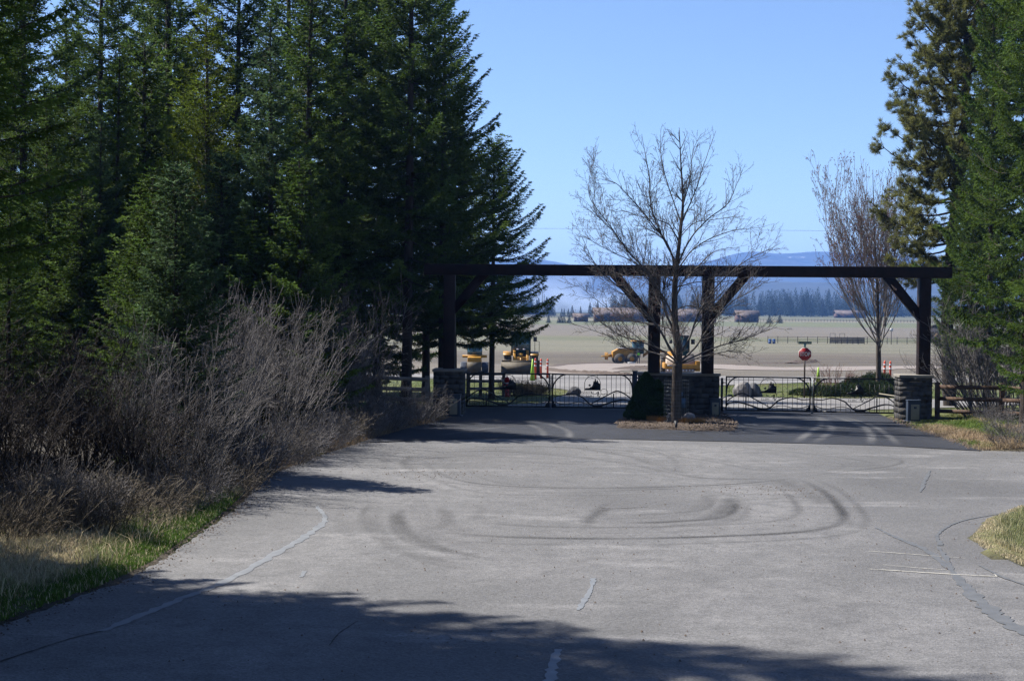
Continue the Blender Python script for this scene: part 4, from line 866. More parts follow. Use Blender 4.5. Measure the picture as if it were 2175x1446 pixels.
for j in range(64):
    u = r.uniform(.35, .99); i = min(int(u*(len(lead)-1)), len(lead)-2); bd = nrm(lead[i+1]-lead[i]); x = nrm(np.cross(bd, r.normal(size=3))); d = bd*.75+x*.65
    grow(r, lead[i], d, 1.6*r.uniform(.5, 1)*(1.1-.7*u), .014, 1, O, cfgM)
bt = thing('bare_tree', 'leafless spreading tree with pale bark in the mulch bed in front of the stone wall', 'bare tree', (TREEX, TREEY, 0))
mt_.build('trunk', M['greybark'], bt, smooth=True); bt.scale = (.96, .96, 1)
sv, sf = ends(O); link('crown', np_mesh('crown', sv, [sf], M['limbbark'], tone=None, smooth=True), bt)
bv = buds(O['tip'], r, .022); link('buds', np_mesh('buds', bv[0], [bv[1]], M['bud']), bt)['kind'] = 'stuff'
# the maple past the gates
r = np.random.default_rng(8); O = newout(); cfgV = dict(lev=4, step=[.25, .2, .16, .12], wig=[.035, .05, .07, .1], up=[.07, .07, .06, .03], taper=[.2, .3, .5, .8], rmin=.0045, kids=[2.2, 3.0, 3.8, 0], ang=[(.25, .5), (.3, .6), (.35, .75), (0, 0)], len=[.42, .40, .36, .3], rk=.6, tips=.9)
cfgV['from'] = [.15, .15, .1, 0]
Ym = 75.; mx = gx(1866, Ym); mz = float(prof(Ym)); mh = ZT(1835, 330, Ym)-mz
tr_ = MB(); tp = smooth_pl(np.array([[0, 0, 0], [.0, 0, 1.2], [-.02, 0, 2.3], [-.05, 0, 3.5], [-.15, 0, 6], [-.3, 0, 8.0], [-.42, 0, mh-.7]]), 5)
tr_.tube(tp, np.interp(np.linspace(0, 1, len(tp)), [0, .35, .6, 1], [.15, .12, .07, .01]), 8)
for j in range(58):
    u = r.uniform(.0, 1)**1.3; z = 2.1+u*5.8; ph = r.uniform(0, 6.28); i = int(np.argmin(abs(tp[:, 2]-z))); tilt = r.uniform(.30, .78)*(1-.35*u)
    d = np.array([math.cos(ph)*tilt-.10, math.sin(ph)*tilt, .62]); grow(r, tp[i], d, (mh-z)*r.uniform(.62, .98)*(.95), .021*(1-.5*u)+.008, 0, O, cfgV)
mp_ = thing('maple_tree', 'leafless vase shaped tree with reddish twigs on the lawn behind the right gate', 'bare tree', (mx, Ym, mz))
tr_.build('trunk', M['greybark'], mp_, smooth=True); sv, sf = ends(O); link('crown', np_mesh('crown', sv, [sf], M['maplebark'], smooth=True), mp_)
bv = buds(O['tip'], r, .05); link('buds', np_mesh('buds', bv[0], [bv[1]], M['bud']), mp_)['kind'] = 'stuff'
# shrub prototypes
def shrub(seed, H, R, stems, lean=(0, 0), cfg=None, mt='twig', spread=.5, rad=.014, name='stems'):
    r = np.random.default_rng(seed); O = newout()
    cfg = cfg or dict(lev=3, step=[.2, .16, .12], wig=[.07, .10, .13], up=[.02, .02, .0], taper=[.35, .4, .6], rmin=.0038, kids=[4.0, 5.5, 0], ang=[(.25, .75), (.4, 1.0), (0, 0)], len=[.42, .42, .3], rk=.6)
    cfg.setdefault('from', [.25, .1, 0])
    for i in range(stems):
        a = r.uniform(0, 6.28); q = math.sqrt(r.uniform())*R*spread; tilt = q/R*1.0+r.uniform(-.1, .15)
        d = np.array([math.cos(a)*tilt+lean[0], math.sin(a)*tilt+lean[1], 1.0]); d /= np.linalg.norm(d)
        grow(r, np.array([q*math.cos(a)*.55, q*math.sin(a)*.55, -.05]), d, H*r.uniform(.55, 1.1), rad*r.uniform(.6, 1.2), 0, O, cfg)
    sv, sf = seg_geo(O['a'], O['b'], O['ra'], O['rb'], 3)
    tone = np.repeat(np.random.default_rng(seed+1).uniform(.55, 1.5, len(sv)//6), 6)
    return np_mesh(name, sv, [sf], M[mt], tone=tone)
cfgS = dict(lev=4, step=[.25, .2, .16, .12], wig=[.06, .11, .16, .2], up=[.02, .02, .01, .0], taper=[.3, .35, .5, .7], rmin=.0042, kids=[2.8, 3.2, 3.6, 0], ang=[(.25, .7), (.4, 1.0), (.5, 1.2), (0, 0)], len=[.45, .45, .42, .3], rk=.6); cfgS['from'] = [.25, .15, .1, 0]
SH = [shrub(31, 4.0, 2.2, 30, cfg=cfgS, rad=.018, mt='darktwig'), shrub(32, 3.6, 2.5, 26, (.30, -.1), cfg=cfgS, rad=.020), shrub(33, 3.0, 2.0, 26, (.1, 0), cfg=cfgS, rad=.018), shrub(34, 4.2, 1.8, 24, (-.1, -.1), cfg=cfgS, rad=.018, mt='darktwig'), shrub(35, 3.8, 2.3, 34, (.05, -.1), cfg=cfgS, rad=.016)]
cfgW = dict(lev=3, step=[.14, .12, .1], wig=[.10, .14, .2], up=[.0, -.02, -.03], taper=[.5, .5, .6], rmin=.0035, kids=[7, 7, 0], ang=[(.3, .9), (.4, 1.1), (0, 0)], len=[.45, .4, .3], rk=.7); cfgW['from'] = [.2, .1, 0]
WD = [shrub(41, 1.0, 1.3, 90, (.1, -.1), cfgW, 'weed', .9, .006), shrub(42, .7, 1.2, 90, (.2, -.2), cfgW, 'weed', .95, .005)]
WD2 = shrub(43, 1.3, 1.4, 110, (.1, -.2), cfgW, 'twig', .9, .006)
def put_shrub(me, label, px, py, s, rz, z=None, group='leafless shrubs of the roadside thicket', name='bare_shrub', cat='shrub', sz=None, xy=None):
    p = gnd(px, py) if xy is None else Vector((*xy, 0)); o = link(name, me, None, (p.x, p.y, float(terr(np.array(p.x), np.array(p.y)))), rz); o.scale = (s, s, sz or s); return setp(o, label, cat, group)
THK = [(405, 1062, .95, 4, 'dense grey shrub in front of the small blue green spruce'), (470, 1040, .9, 4, 'dense grey shrub right of the small blue green spruce'), (345, 1072, .9, 0, 'dark shrub in front of the small blue green spruce, nearest the grass'), # px, py of the foot, size, mesh, label
 (40, 1110, .95, 3, 'leafless shrub at the left picture edge with upright pale shoots'), (150, 1085, .95, 0, 'dark many stemmed shrub left in the thicket, nearest the dry grass'), (270, 1075, 1.0, 0, 'large dark stemmed shrub behind the lone dry tussock'),
 (380, 1050, .95, 1, 'dark arching shrub beside the green grass strip'), (455, 1010, .9, 1, 'arching shrub above the end of the grass strip'), (-60, 1140, .9, 3, 'shrub just outside the left edge of the picture'),
 (90, 1040, 1.05, 0, 'shrub in the second row at far left of the thicket'), (210, 1020, 1.05, 3, 'shrub in the second row under the small spruces'), (330, 1000, 1.05, 0, 'shrub in the second row below the small blue green spruce'),
 (520, 985, 1.0, 1, 'pale grey shrub in the middle of the thicket'), (600, 965, 1.05, 4, 'pale grey twiggy shrub with the widest sunlit crown'), (650, 945, .95, 1, 'pale arching shrub leaning to the road below the small pointed spruce'),
 (560, 945, 1.05, 4, 'tall pale shrub behind the widest one'), (440, 965, 1.05, 4, 'tall shrub behind the arching shrubs'), (700, 925, .85, 2, 'shrub at the corner where the old asphalt begins'),
 (760, 915, .9, 2, 'shady shrub beside the new asphalt'), (820, 899, .75, 2, 'dark shrub in front of the rail fence'), (720, 905, 1.05, 1, 'shrub behind the corner one, against dark firs'), (850, 893, .6, 2, 'last dark shrub of the thicket before the left pillar'),
 (790, 893, 1.15, 4, 'tall thin shrub near the thick fir trunk'), (640, 915, 1.15, 4, 'tall shrub deep in the thicket behind the pale ones'), (20, 1000, 1.1, 0, 'back row shrub at far left below the dark fir')]
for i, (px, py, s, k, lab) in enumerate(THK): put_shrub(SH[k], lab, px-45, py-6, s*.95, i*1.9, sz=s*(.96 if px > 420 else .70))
WDL = [(60, 1150), (130, 1135), (190, 1128), (250, 1120), (320, 1100), (390, 1080), (440, 1060), (500, 1030), (530, 1005), (570, 985), (620, 968), (670, 955), (710, 942), (760, 928), (810, 915), (-20, 1165), (870, 900), (100, 1110), (230, 1090), (480, 1005), (600, 985)]
for i, (px, py) in enumerate(WDL):
    me_ = WD2 if i % 3 else WD[0]
    put_shrub(me_ if i not in (0, 2, 4) else WD[i % 2], 'low tangle of dry weeds along the foot of the left thicket', px, py, .75+.35*rnd.random(), i*2.3, group='dry weed tangles at the foot of the thicket', name='dry_weeds', cat='weeds')
# right-hand shrubs
cfgR = dict(lev=3, step=[.2, .14, .10], wig=[.05, .09, .12], up=[.012, .01, .0], taper=[.3, .4, .6], rmin=.004, kids=[3.6, 5, 0], ang=[(.25, .8), (.4, 1.0), (0, 0)], len=[.40, .42, .3], rk=.55); cfgR['from'] = [.35, .1, 0]
RS = [shrub(51, 3.6, 1.2, 26, (-.45, 0), cfgR, 'twig', .6, .026), shrub(52, 3.0, 1.3, 26, (-.15, 0), cfgR, 'twig', .7, .022)]
put_shrub(RS[0], 'second leafless shrub leaning left, just behind the first', 2125, 886, 1.1, .3, group='leafless shrubs by the right fence')
put_shrub(RS[0], 'leafless shrub leaning left over the right stone pillar', 2080, 893, 1.12, 0, group='leafless shrubs by the right fence')
put_shrub(RS[1], 'upright leafless shrub in front of the right wooden fence', 2120, 893, 1.0, 1.0, group='leafless shrubs by the right fence')
put_shrub(RS[1], 'leafless shrub at the right picture edge behind the fence', 2185, 890, .95, 2.5, group='leafless shrubs by the right fence')
put_shrub(WD2, 'dark twiggy clump at the right picture edge by the road', 2168, 955, .9, 1, group='leafless shrubs by the right fence')
put_shrub(WD2, 'low twiggy clump at the foot of the right hand shrubs', 2110, 905, .5, 2, group='leafless shrubs by the right fence')
# ------------------------------------------------------------------ evergreen mounds
def blob_foliage(seed, n, shape, leaf, lw, mt, tone=(.7, 1.3), upw=.5):
    """leaf triangles over and inside a volume; shape(u,v,r) -> point and outward direction"""
    r = np.random.default_rng(seed); P, D = shape(r, n); nd = nrm(D+r.normal(size=(n, 3))*.55+np.array([0, 0, upw])); ll = leaf*r.uniform(.6, 1.3, n)
    wv = nrm(np.cross(nd, r.normal(size=(n, 3))))*(lw*r.uniform(.7, 1.3, n))[:, None]; tri = np.stack([P-wv/2, P+wv/2, P+nd*ll[:, None]], 1).reshape(-1, 3)
    cl = .85+.3*np.sin(P[:, 0]*7)*np.sin(P[:, 1]*6+1)*np.sin(P[:, 2]*8); T = np.repeat(cl*r.uniform(*tone, n), 3)
    return np_mesh('foliage', tri, [np.arange(3*n).reshape(-1, 3)], M[mt], tone=T)
def cone_shape(H, prof_, lump, amp):
    def f(r, n):
        t = r.uniform(0, 1, n)**.9; a = r.uniform(0, 6.283, n); R = np.interp(t, prof_[0], prof_[1]); q = 1-.22*r.uniform(0, 1, n)**2
        lm = 1+amp*(np.sin(a*lump+t*9)*np.sin(t*17+a*2)+.5*np.sin(a*lump*2.3+t*23)); R = R*q*lm
        P = np.stack([R*np.cos(a), R*np.sin(a), t*H], 1); D = np.stack([np.cos(a), np.sin(a), .4+0*a], 1); return P, D
    return f
ap = gnd(1373, 893, .08)
at_ = thing('arborvitae', 'dense dark cone shaped evergreen in the mulch bed left of the tree', 'evergreen shrub', (ap.x, ap.y+.25, .08))
link('foliage', blob_foliage(3, 52000, cone_shape(1.56, ([0, .08, .25, .5, .75, .9, 1], [.44, .58, .60, .44, .27, .13, .02]), 4, .22), .055, .028, 'arbor'), at_)
link('foliage', blob_foliage(4, 9000, cone_shape(.60, ([0, .3, .7, 1], [.15, .2, .14, .02]), 4, .2), .05, .026, 'arbor'), at_, (.38, -.05, .72))
b = MB(); b.tube([(0, 0, 0), (0, 0, 1.1)], [.06, .02], 6); b.build('stem', M['bark'], at_)
def mound_shape(w, d, h, lump=5, amp=.12):
    def f(r, n):
        a = r.uniform(0, 6.283, n); v = r.uniform(0, 1, n); el = np.arccos(1-v)*1.0; k = 1+amp*(np.sin(a*lump)*np.sin(el*5+a)+.6*np.sin(a*11+el*9)); q = (1-.2*r.uniform(0, 1, n)**2)*k
        D = np.stack([np.cos(a)*np.sin(el), np.sin(a)*np.sin(el), np.cos(el)], 1); P = D*np.array([w/2, d/2, h])*q[:, None]; return P, D
    return f
for i, (px, py, Y, w, d, h, lab) in enumerate([(1862, 0, 77, 2.6, 2.2, 1.05, 'tallest juniper mound under the bare maple'), (1812, 0, 76.5, 1.4, 1.4, .85, 'round juniper mound left of the bare maple'), (1800, 0, 74, 2.2, 1.6, .62, 'low wide juniper behind the rightmost gate leaf'), (1858, 0, 74, 2.4, 1.7, .7, 'low juniper in front of the maple trunk'), (1905, 0, 75, 1.6, 1.5, .6, 'low juniper beside the right pillar'), (1745, 0, 74.5, 1.9, 1.5, .5, 'low juniper left end of the bed by the lime cone'), (1700, 0, 75.5, 1.1, 1.1, .3, 'smallest low juniper below the stop sign')]):
    x = gx(px, Y); setp(link('juniper', blob_foliage(60+i, int(5200*w*d*(h+.4)/2), mound_shape(w, d, h), .07, .03, 'juniper'), None, (x, Y, float(terr(np.array(x), np.array(Y))))), lab, 'juniper', 'junipers under the maple')
cfgT = dict(lev=2, step=[.12, .1], wig=[.06, .1], up=[.02, 0], taper=[.4, .6], rmin=.004, kids=[7, 0], ang=[(.2, .6), (0, 0)], len=[.45, .3], rk=.7); cfgT['from'] = [.3, 0]
DW = shrub(71, 1.35, 1.1, 60, (0, 0), cfgT, 'redtwig', .9, .009)
put_shrub(DW, 'reddish twiggy shrub behind the junipers by the lime cone', 0, 0, 1.1, 0, group='red twig shrubs', cat='shrub', xy=(gx(1768, 77), 77.))
put_shrub(DW, 'small reddish twiggy shrub left of the maple trunk', 0, 0, .8, 2, group='red twig shrubs', cat='shrub', xy=(gx(1838, 79), 79.))
OG = shrub(72, .85, .8, 170, (0, 0), cfgT, 'weed', .9, .006)
for i, px in enumerate((1092, 1112, 1133, 1147)): put_shrub(OG, ['grey ornamental grass clump nearest the fire hydrant', 'grey ornamental grass clump second from the hydrant', 'grey ornamental grass clump in front of the lime cone', 'reddish ornamental grass clump at the lawn end'][i], 0, 0, 1.0-.06*i, i, group='ornamental grasses behind the left gate', name='grass_clump', cat='plant', xy=(gx(px, 71), 71.+.2*i))
# ------------------------------------------------------------------ blades of grass on the verges
def blades(name, label, n, region, seed, hh, col, w=.011, lean=.5, clump=0):
    r = np.random.default_rng(seed); X, Y = region(r, n)
    ok = ~((X > xl(Y)+.04) & (X < xr(Y)-.04) & (Y < 57.5) & (Y > -30)) | in_poly(X, Y, GP); X, Y = X[ok], Y[ok]; n = len(X)
    hv, cv = hh(X, Y, r), col(X, Y, r)
    B = np.stack([X, Y, terr(X, Y)-.02], 1); az = r.uniform(0, 6.28, n); le = lean*r.uniform(.1, 1.2, n)*hv; H = hv*r.uniform(.5, 1.15, n)
    md = B+np.stack([np.cos(az)*le*.3, np.sin(az)*le*.3, H*.6], 1); Tp = B+np.stack([np.cos(az)*le, np.sin(az)*le, H], 1); th = r.uniform(0, 6.28, n)
    sd = np.stack([np.cos(th), np.sin(th), 0*az], 1)*(w*r.uniform(.6, 1.3, n))[:, None]/2
    V = np.stack([B-sd, B+sd, md-sd*.8, md+sd*.8, Tp], 1).reshape(-1, 3); i = (np.arange(n)*5)[:, None]
    c = np.repeat(np.concatenate([cv*.88, np.ones((n, 1))], 1), 5, 0)
    me = np_mesh(name, V, [i+np.array([[0, 1, 3, 2]]), i+np.array([[2, 3, 4]])], M['grass'], color=c)
    return setp(link(name, me), label, 'grass', kind='stuff')
def c_of(a, b, t, r): n = len(t); return (np.array(a)*(1-t[:, None])+np.array(b)*t[:, None])*r.uniform(.65, 1.35, (n, 1))
def lreg(w0, w1, y0, y1):
    def f(r, n): Y = r.uniform(y0, y1, n); return xl(Y)-r.uniform(w0, w1, n), Y
    return f
GRN, GRN2, STW, BRN = (.075, .14, .018), (.12, .18, .03), (.50, .43, .28), (.26, .19, .12)
def colL(X, Y, r):
    d = xl(Y)-X; t = sm(.7, 1.7, d+.5*wob(X, Y, .6, 1)); t = np.where(r.uniform(0, 1, len(X)) < .12, 1-t, t); t = np.where(Y > 30, np.maximum(t, .5), t)
    c = c_of(GRN, STW, t, r); return c
def hL(X, Y, r): d = xl(Y)-X; return np.where(d < 1.0, .10, .13)*(1+.6*np.clip(wob(X, Y, .35, 3), -1, 1))*np.clip(d/.25, .35, 1)
blades('verge_grass', 'green and straw coloured grass along the left road edge', 150000, lreg(-.05, 3.2, 13, 31), 1, hL, colL)
blades('verge_grass', 'tall dry straw stalks leaning in the left verge', 5000, lreg(.5, 3.4, 13, 31), 11, lambda X, Y, r: .30*r.uniform(.6, 1.3, len(X)), lambda X, Y, r: c_of(STW, BRN, r.uniform(0, 1, len(X))**2, r), w=.010, lean=1.1)
blades('verge_grass', 'dull dry grass along the shaded road edge below the thicket', 50000, lreg(-.05, 3.5, 31, 53), 2, lambda X, Y, r: .16+0*X, lambda X, Y, r: c_of(BRN, GRN, sm(.4, .9, wob(X, Y, 1.2, 6)), r), w=.014)
def rreg(r, n): Y = r.uniform(41, 53, n); return np.maximum(xr(np.maximum(Y, RJ.y)), 10)+r.uniform(-.05, 6, n)**1.0, Y
def colR(X, Y, r): t = sm(-.3, .5, wob(X, Y, 1.0, 2)+.25); t = np.where((Y > 49.5) & (X < 15.5), np.minimum(t, .25), t); return c_of(GRN2, (.36, .27, .17), t, r)
blades('verge_grass', 'dry and green grass along the right road edge below the shrubs', 90000, rreg, 3, lambda X, Y, r: np.where((Y > 49.5) & (X < 15.3), .05, .14*(1+.8*wob(X, Y, .4))), colR, w=.014, lean=.9)
gpc = GP.mean(0)
def greg(r, n): X = r.uniform(6.8, 16, n); Y = r.uniform(17, 29, n); k = in_poly(X, Y, GP); return X[k], Y[k]
def edgeGP(X, Y): return np.min([np.hypot(X-p[0], Y-p[1]) for p in smooth_pl(GP[2:7], 12)], 0)
blades('verge_grass', 'tuft of green grass with straw edge on the near right', 230000, greg, 4, lambda X, Y, r: np.where(edgeGP(X, Y) < .35, .04, .17)*(1+.4*wob(X, Y, .4)), lambda X, Y, r: c_of(STW, GRN, sm(.15, .55, edgeGP(X, Y)+.25*wob(X, Y, .3, 2))*.85*r.uniform(.4, 1, len(X)), r), w=.012)
def lawn(r, n): Y = r.uniform(57, 102, n)**1.0; return r.uniform(-6, 24, n), Y
def lawn2(r, n):
    X, Y = lawn(r, n); k = ~((X > dL(Y)-.05) & (X < dR(Y)+.05)); return X[k], Y[k]
blades('lawn_grass', 'short lawn grass behind the gates', 120000, lawn2, 5, lambda X, Y, r: .05+0*X, lambda X, Y, r: c_of(GRN2, (.24, .22, .07), sm(-.4, .7, wob(X, Y, 4, 3)), r), w=.03)
def mulchreg(r, n): X = r.uniform(2, 9, n); Y = r.uniform(46, 53, n); k = in_poly(X, Y, BED); return X[k], Y[k]
def chips(name, label, n, region, seed, size, m, zoff=0.0, zf=None):
    r = np.random.default_rng(seed); X, Y = region(r, n); n = len(X); Z = (zf(X, Y) if zf else 0*X)+zoff; s = size*r.uniform(.4, 1.5, n)**1.5; P = np.stack([X, Y, Z], 1)
    V = np.array([[1, 0, 0], [-.5, .8, 0], [-.5, -.8, 0], [0, 0, .9]]); a = r.uniform(0, 6.28, n); q = r.uniform(.5, 1.3, (n, 3)); Vv = V[None]*q[:, None]*s[:, None, None]
    Rx = np.stack([Vv[..., 0]*np.cos(a)[:, None]-Vv[..., 1]*np.sin(a)[:, None], Vv[..., 0]*np.sin(a)[:, None]+Vv[..., 1]*np.cos(a)[:, None], Vv[..., 2]], -1)+P[:, None]
    i = (np.arange(n)*4)[:, None]; return setp(link(name, np_mesh(name, Rx.reshape(-1, 3), [i+np.array([[0, 1, 3]]), i+np.array([[1, 2, 3]]), i+np.array([[2, 0, 3]])], m)), label, 'gravel', kind='stuff')
def roadreg(r, n): Y = 13+30*r.uniform(0, 1, n)**1.2; X = r.uniform(-7, 14, n); k = (X > xl(Y)) & (Y < joint(X)); return X[k], Y[k]
chips('gravel', 'loose dark stones scattered over the old asphalt', 2200, roadreg, 1, .012, M['dirtchip'], .004)
def roadpatch(r, n):
    a = gnd(1290, 1040); X = a.x+1.6+r.normal(size=n)*1.3; Y = a.y+.2+r.normal(size=n)*.55; return X, Y
def rp2(cx, cy, sx, sy):
    a = gnd(cx, cy); return lambda r, n: (a.x+r.normal(size=n)*sx, a.y+r.normal(size=n)*sy)
chips('gravel', 'dark crumbs of dirt on the asphalt near the tyre loops', 200, rp2(1630, 1042, .9, .5), 2, .014, M['dirtchip'], .004)
chips('gravel', 'dark crumbs of dirt on the asphalt beside the left tyre arc', 200, rp2(915, 1005, .9, .6), 3, .014, M['dirtchip'], .004)
chips('gravel', 'dark dirt along the left asphalt edge', 2200, lambda r, n: (lambda Y: (xl(Y)+np.abs(r.normal(size=n))*.22-.1, Y))(r.uniform(14, 45, n)), 4, .014, M['dirtchip'], .004)
chips('gravel', 'dark clods along the right edge of the new asphalt', 900, lambda r, n: (lambda Y: (xr(Y)+r.normal(size=n)*.16+.1, Y))(r.uniform(41, 53, n)), 5, .03, M['dirtchip'], .03)
M['chip'] = mat('mulch_chips', (.04, .028, .022), .9, scale=20, col2=(.14, .105, .08))
chips('mulch', 'shredded bark chips covering the island bed', 9000, mulchreg, 6, .035, M['chip'], .11, zf=lambda X, Y: .03*wob(X, Y, .5))
# ------------------------------------------------------------------ fences
def rail_fence(label, pts, h, zr, name='rail_fence', m='fencewood', pw=.15, rail=(.05, .13), group=None, cat='fence', side=-1):
    p0 = pts[0]; t = thing(name, label, cat, (p0[0], p0[1], 0), 0, group); zs = [float(terr(np.array(p[0]), np.array(p[1]))) for p in pts]
    for p, z in zip(pts, zs): b = MB(); b.box((0, 0, h/2), (pw, pw, h), jit=.004); b.build('post', M[m], t, (p[0]-p0[0], p[1]-p0[1], z), bevel=.01)
    for zz in zr:
        for (a, b_, za, zb) in zip(pts[:-1], pts[1:], zs[:-1], zs[1:]):
            b = MB(); b.bar((a[0]-p0[0], a[1]-p0[1]+side*(pw/2+rail[0]/2+.002), za+zz), (b_[0]-p0[0], b_[1]-p0[1]+side*(pw/2+rail[0]/2+.002), zb+zz), rail[0], rail[1]); b.build('rail', M[m if isinstance(m, str) else m], t)
    return t
q0 = at(1991, 850, 51.6); q1 = at(2128, 850, 50.2); dq = ((q1.x-q0.x), (q1.y-q0.y))
rail_fence('dark brown three rail wooden fence right of the right pillar', [(q0.x+dq[0]*i, q0.y+dq[1]*i) for i in range(4)], 1.25, (1.10, .70, .28))
q0 = at(907, 850, 52.6)
rail_fence('shaded rail fence running left from the left stone pillar', [(q0.x-1.9*i, q0.y-1.1*i) for i in range(5)], 1.32, (1.20, .85, .5), m='railwood')
bf = [(gx(px, Y), Y) for px, Y in ((995, 69), (1021, 69.5), (1046, 70), (1070, 70.5))]
rail_fence('weathered rail fence behind the left gate near the hydrant', bf, 1.2, (1.05, .72, .38), m='railwood', pw=.16)
# ------------------------------------------------------------------ hydrant, cones, markers
def at_gz(px, Y): x = gx(px, Y); return (x, Y, float(terr(np.array(x), np.array(Y))))
hy = thing('fire_hydrant', 'red hydrant with white bands behind the left gate', 'hydrant', at_gz(1077, 69.6))
b = MB(); b.tube([(0, 0, 0), (0, 0, .05), (0, 0, .06), (0, 0, .72), (0, 0, .74), (0, 0, .80), (0, 0, .88), (0, 0, .92)], [.15, .15, .105, .105, .14, .14, .09, .03], 14); b.build('barrel', M['hydrant'], hy, smooth=False)
b = MB(); b.tube([(0, 0, .40), (0, 0, .50)], .109, 14); b.tube([(0, 0, .60), (0, 0, .66)], .109, 14); b.build('band', M['refl'], hy)
b = MB(); b.tube([(-.19, 0, .55), (.19, 0, .55)], .055, 8); b.tube([(0, 0, .52), (0, -.19, .52)], .07, 8); b.tube([(0, 0, .92), (0, 0, .97)], .03, 5); b.build('nozzle', M['hydrant'], hy)
def cone(label, px, Y, h=.95):
    t = thing('traffic_cone', label, 'traffic cone', at_gz(px, Y), .3, 'lime traffic cones'); b = MB(); b.tube([(0, 0, .03), (0, 0, h)], [.17, .035], 16); b.build('body', M['lime'], t)
    b = MB(); b.box((0, 0, .018), (.42, .42, .036)); b.build('foot', M['machblack'], t); return t
cone('lime green traffic cone in front of the wheel loader', 1131, 98, 1.5*.95); cone('lime green traffic cone right of the stop sign', 1738, 92, 1.1)
def delin(label, px, Y, h, pale):
    t = thing('marker_post', label, 'marker post', at_gz(px, Y), 0, 'orange marker posts'); b = MB(); b.tube([(0, 0, .06), (0, 0, h-.1), (0, 0, h)], [.075, .065, .03], 10); b.build('tube', M['orange'], t)
    b = MB(); b.box((0, 0, .03), (.36, .36, .06)); b.build('foot', M['machblack'], t)
    for z in (.62, .80): b = MB(); b.tube([(0, 0, h*z), (0, 0, h*z+.09)], .078, 10); b.build('band', M['refl'], t)
    return t
delin('orange marker post before the loader wheel, leftmost of three', 1137, 100, 1.45, 0); delin('orange marker post before the loader, middle of three', 1149, 103, 1.40, 1); delin('paler orange marker post right of the loader, last of three', 1163, 104, 1.38, 1)
delin('orange marker post right of the maple trunk, left of the pair', 1879, 96, 1.5, 0); delin('slim pale orange marker post right of the maple, right of the pair', 1891, 99, 1.45, 1)
# ------------------------------------------------------------------ stop sign
Ys = 71.; sx, sy, sz = at_gz(1709, Ys); ss = thing('stop_sign', 'red octagonal stop sign with green street name blade above it', 'stop sign', (sx, sy, sz))
zc = ZT(1709, 752, Ys)-sz; R_ = .325
b = MB(); b.box((0, .03, (zc+.3)/2), (.07, .05, zc+.3)); b.build('post', M['post'], ss)
oc = [(R_*math.cos(math.pi/8+i*math.pi/4), zc+R_*math.sin(math.pi/8+i*math.pi/4)) for i in range(8)]
b = MB(); b.prism(oc, -.008, 0); b.build('border', M['signwhite'], ss)
b = MB(); b.prism([(x*.955, zc+(z-zc)*.955) for x, z in oc], -.012, -.0085); b.build('face', M['red'], ss)
text_mesh('lettering', 'STOP', .255, M['signwhite'], ss, (0, -.0165, zc-.005), (math.pi/2, 0, 0), False, .002, .82, bold=.006)
b = MB(); b.box((0, .0, zc+R_+.07), (.11, .03, .16)); b.build('bracket', M['teal'], ss)
b = MB(); b.box((0, .0, zc+R_+.205), (.62, .012, .115)); b.build('name_blade', M['signgreen'], ss, bevel=.004)
text_mesh('lettering', 'K M RANCH RD', .082, M['signwhite'], ss, (0, -.010, zc+R_+.205), (math.pi/2, 0, 0), False, .002, .95)
# ------------------------------------------------------------------ machines
def wheel(parent, x, y, r_, w, rimm='yellow', k=20):
    b = MB(); n = k; b.tube([(x-w/2, y, r_), (x-w/2+.05, y, r_), (x+w/2-.05, y, r_), (x+w/2, y, r_)], [r_*.86, r_, r_, r_*.86], n)
    for i in range(18): a = i*2*math.pi/18; b.box((x, y+math.cos(a)*r_, r_+math.sin(a)*r_), (w*.96, .07, .07))
    o = b.build('wheel', M['tyre'], parent); b = MB(); b.tube([(x-w/2-.01, y, r_), (x+w/2+.01, y, r_)], r_*.5, 14); b.build('rim', M[rimm], o); return o
# wheel loader, facing the camera
ld = thing('wheel_loader', 'yellow wheel loader facing the road with its wide bucket on the ground', 'wheel loader', at_gz(1106, 120))
for x in (-1.05, 1.05):
    for y in (0, 3.1): wheel(ld, x, y, .82, .62)
b = MB(); b.prism([(-.6, .75), (3.9, .75), (4.3, 1.2), (4.3, 2.1), (1.9, 2.2), (1.3, 1.45), (-.4, 1.35)], -.62, .62, 'x'); b.build('body', M['yellow'], ld, bevel=.03)
b = MB(); b.prism([(.15, 1.5), (1.85, 1.5), (1.9, 3.15), (.35, 3.15)], -.72, .72, 'x'); b.build('cab', M['cabglass'], ld)
b = MB(); b.box((0, 1.1, 3.22), (1.6, 1.8, .14)); b.box((-.74, .3, 2.3), (.07, .09, 1.7)); b.box((.74, .3, 2.3), (.07, .09, 1.7)); b.box((0, .15, 1.5), (1.5, .08, .1)); b.build('cab_frame', M['machblack'], ld)
bk = MB(); W_ = 1.5; pr_ = [(-2.0, .06), (-1.0, .10), (-.72, .5), (-.85, 1.02), (-1.05, 1.12), (-1.0, 1.05), (-.80, .52), (-1.02, .16), (-2.0, .10)]
bk.prism(pr_, -W_, W_, 'x')
for s in (-1, 1): bk.prism([(-2.0, .05), (-.98, .08), (-.72, .5), (-.85, 1.0), (-1.15, 1.0), (-1.5, .75)], s*W_-.02, s*W_+.02, 'x')
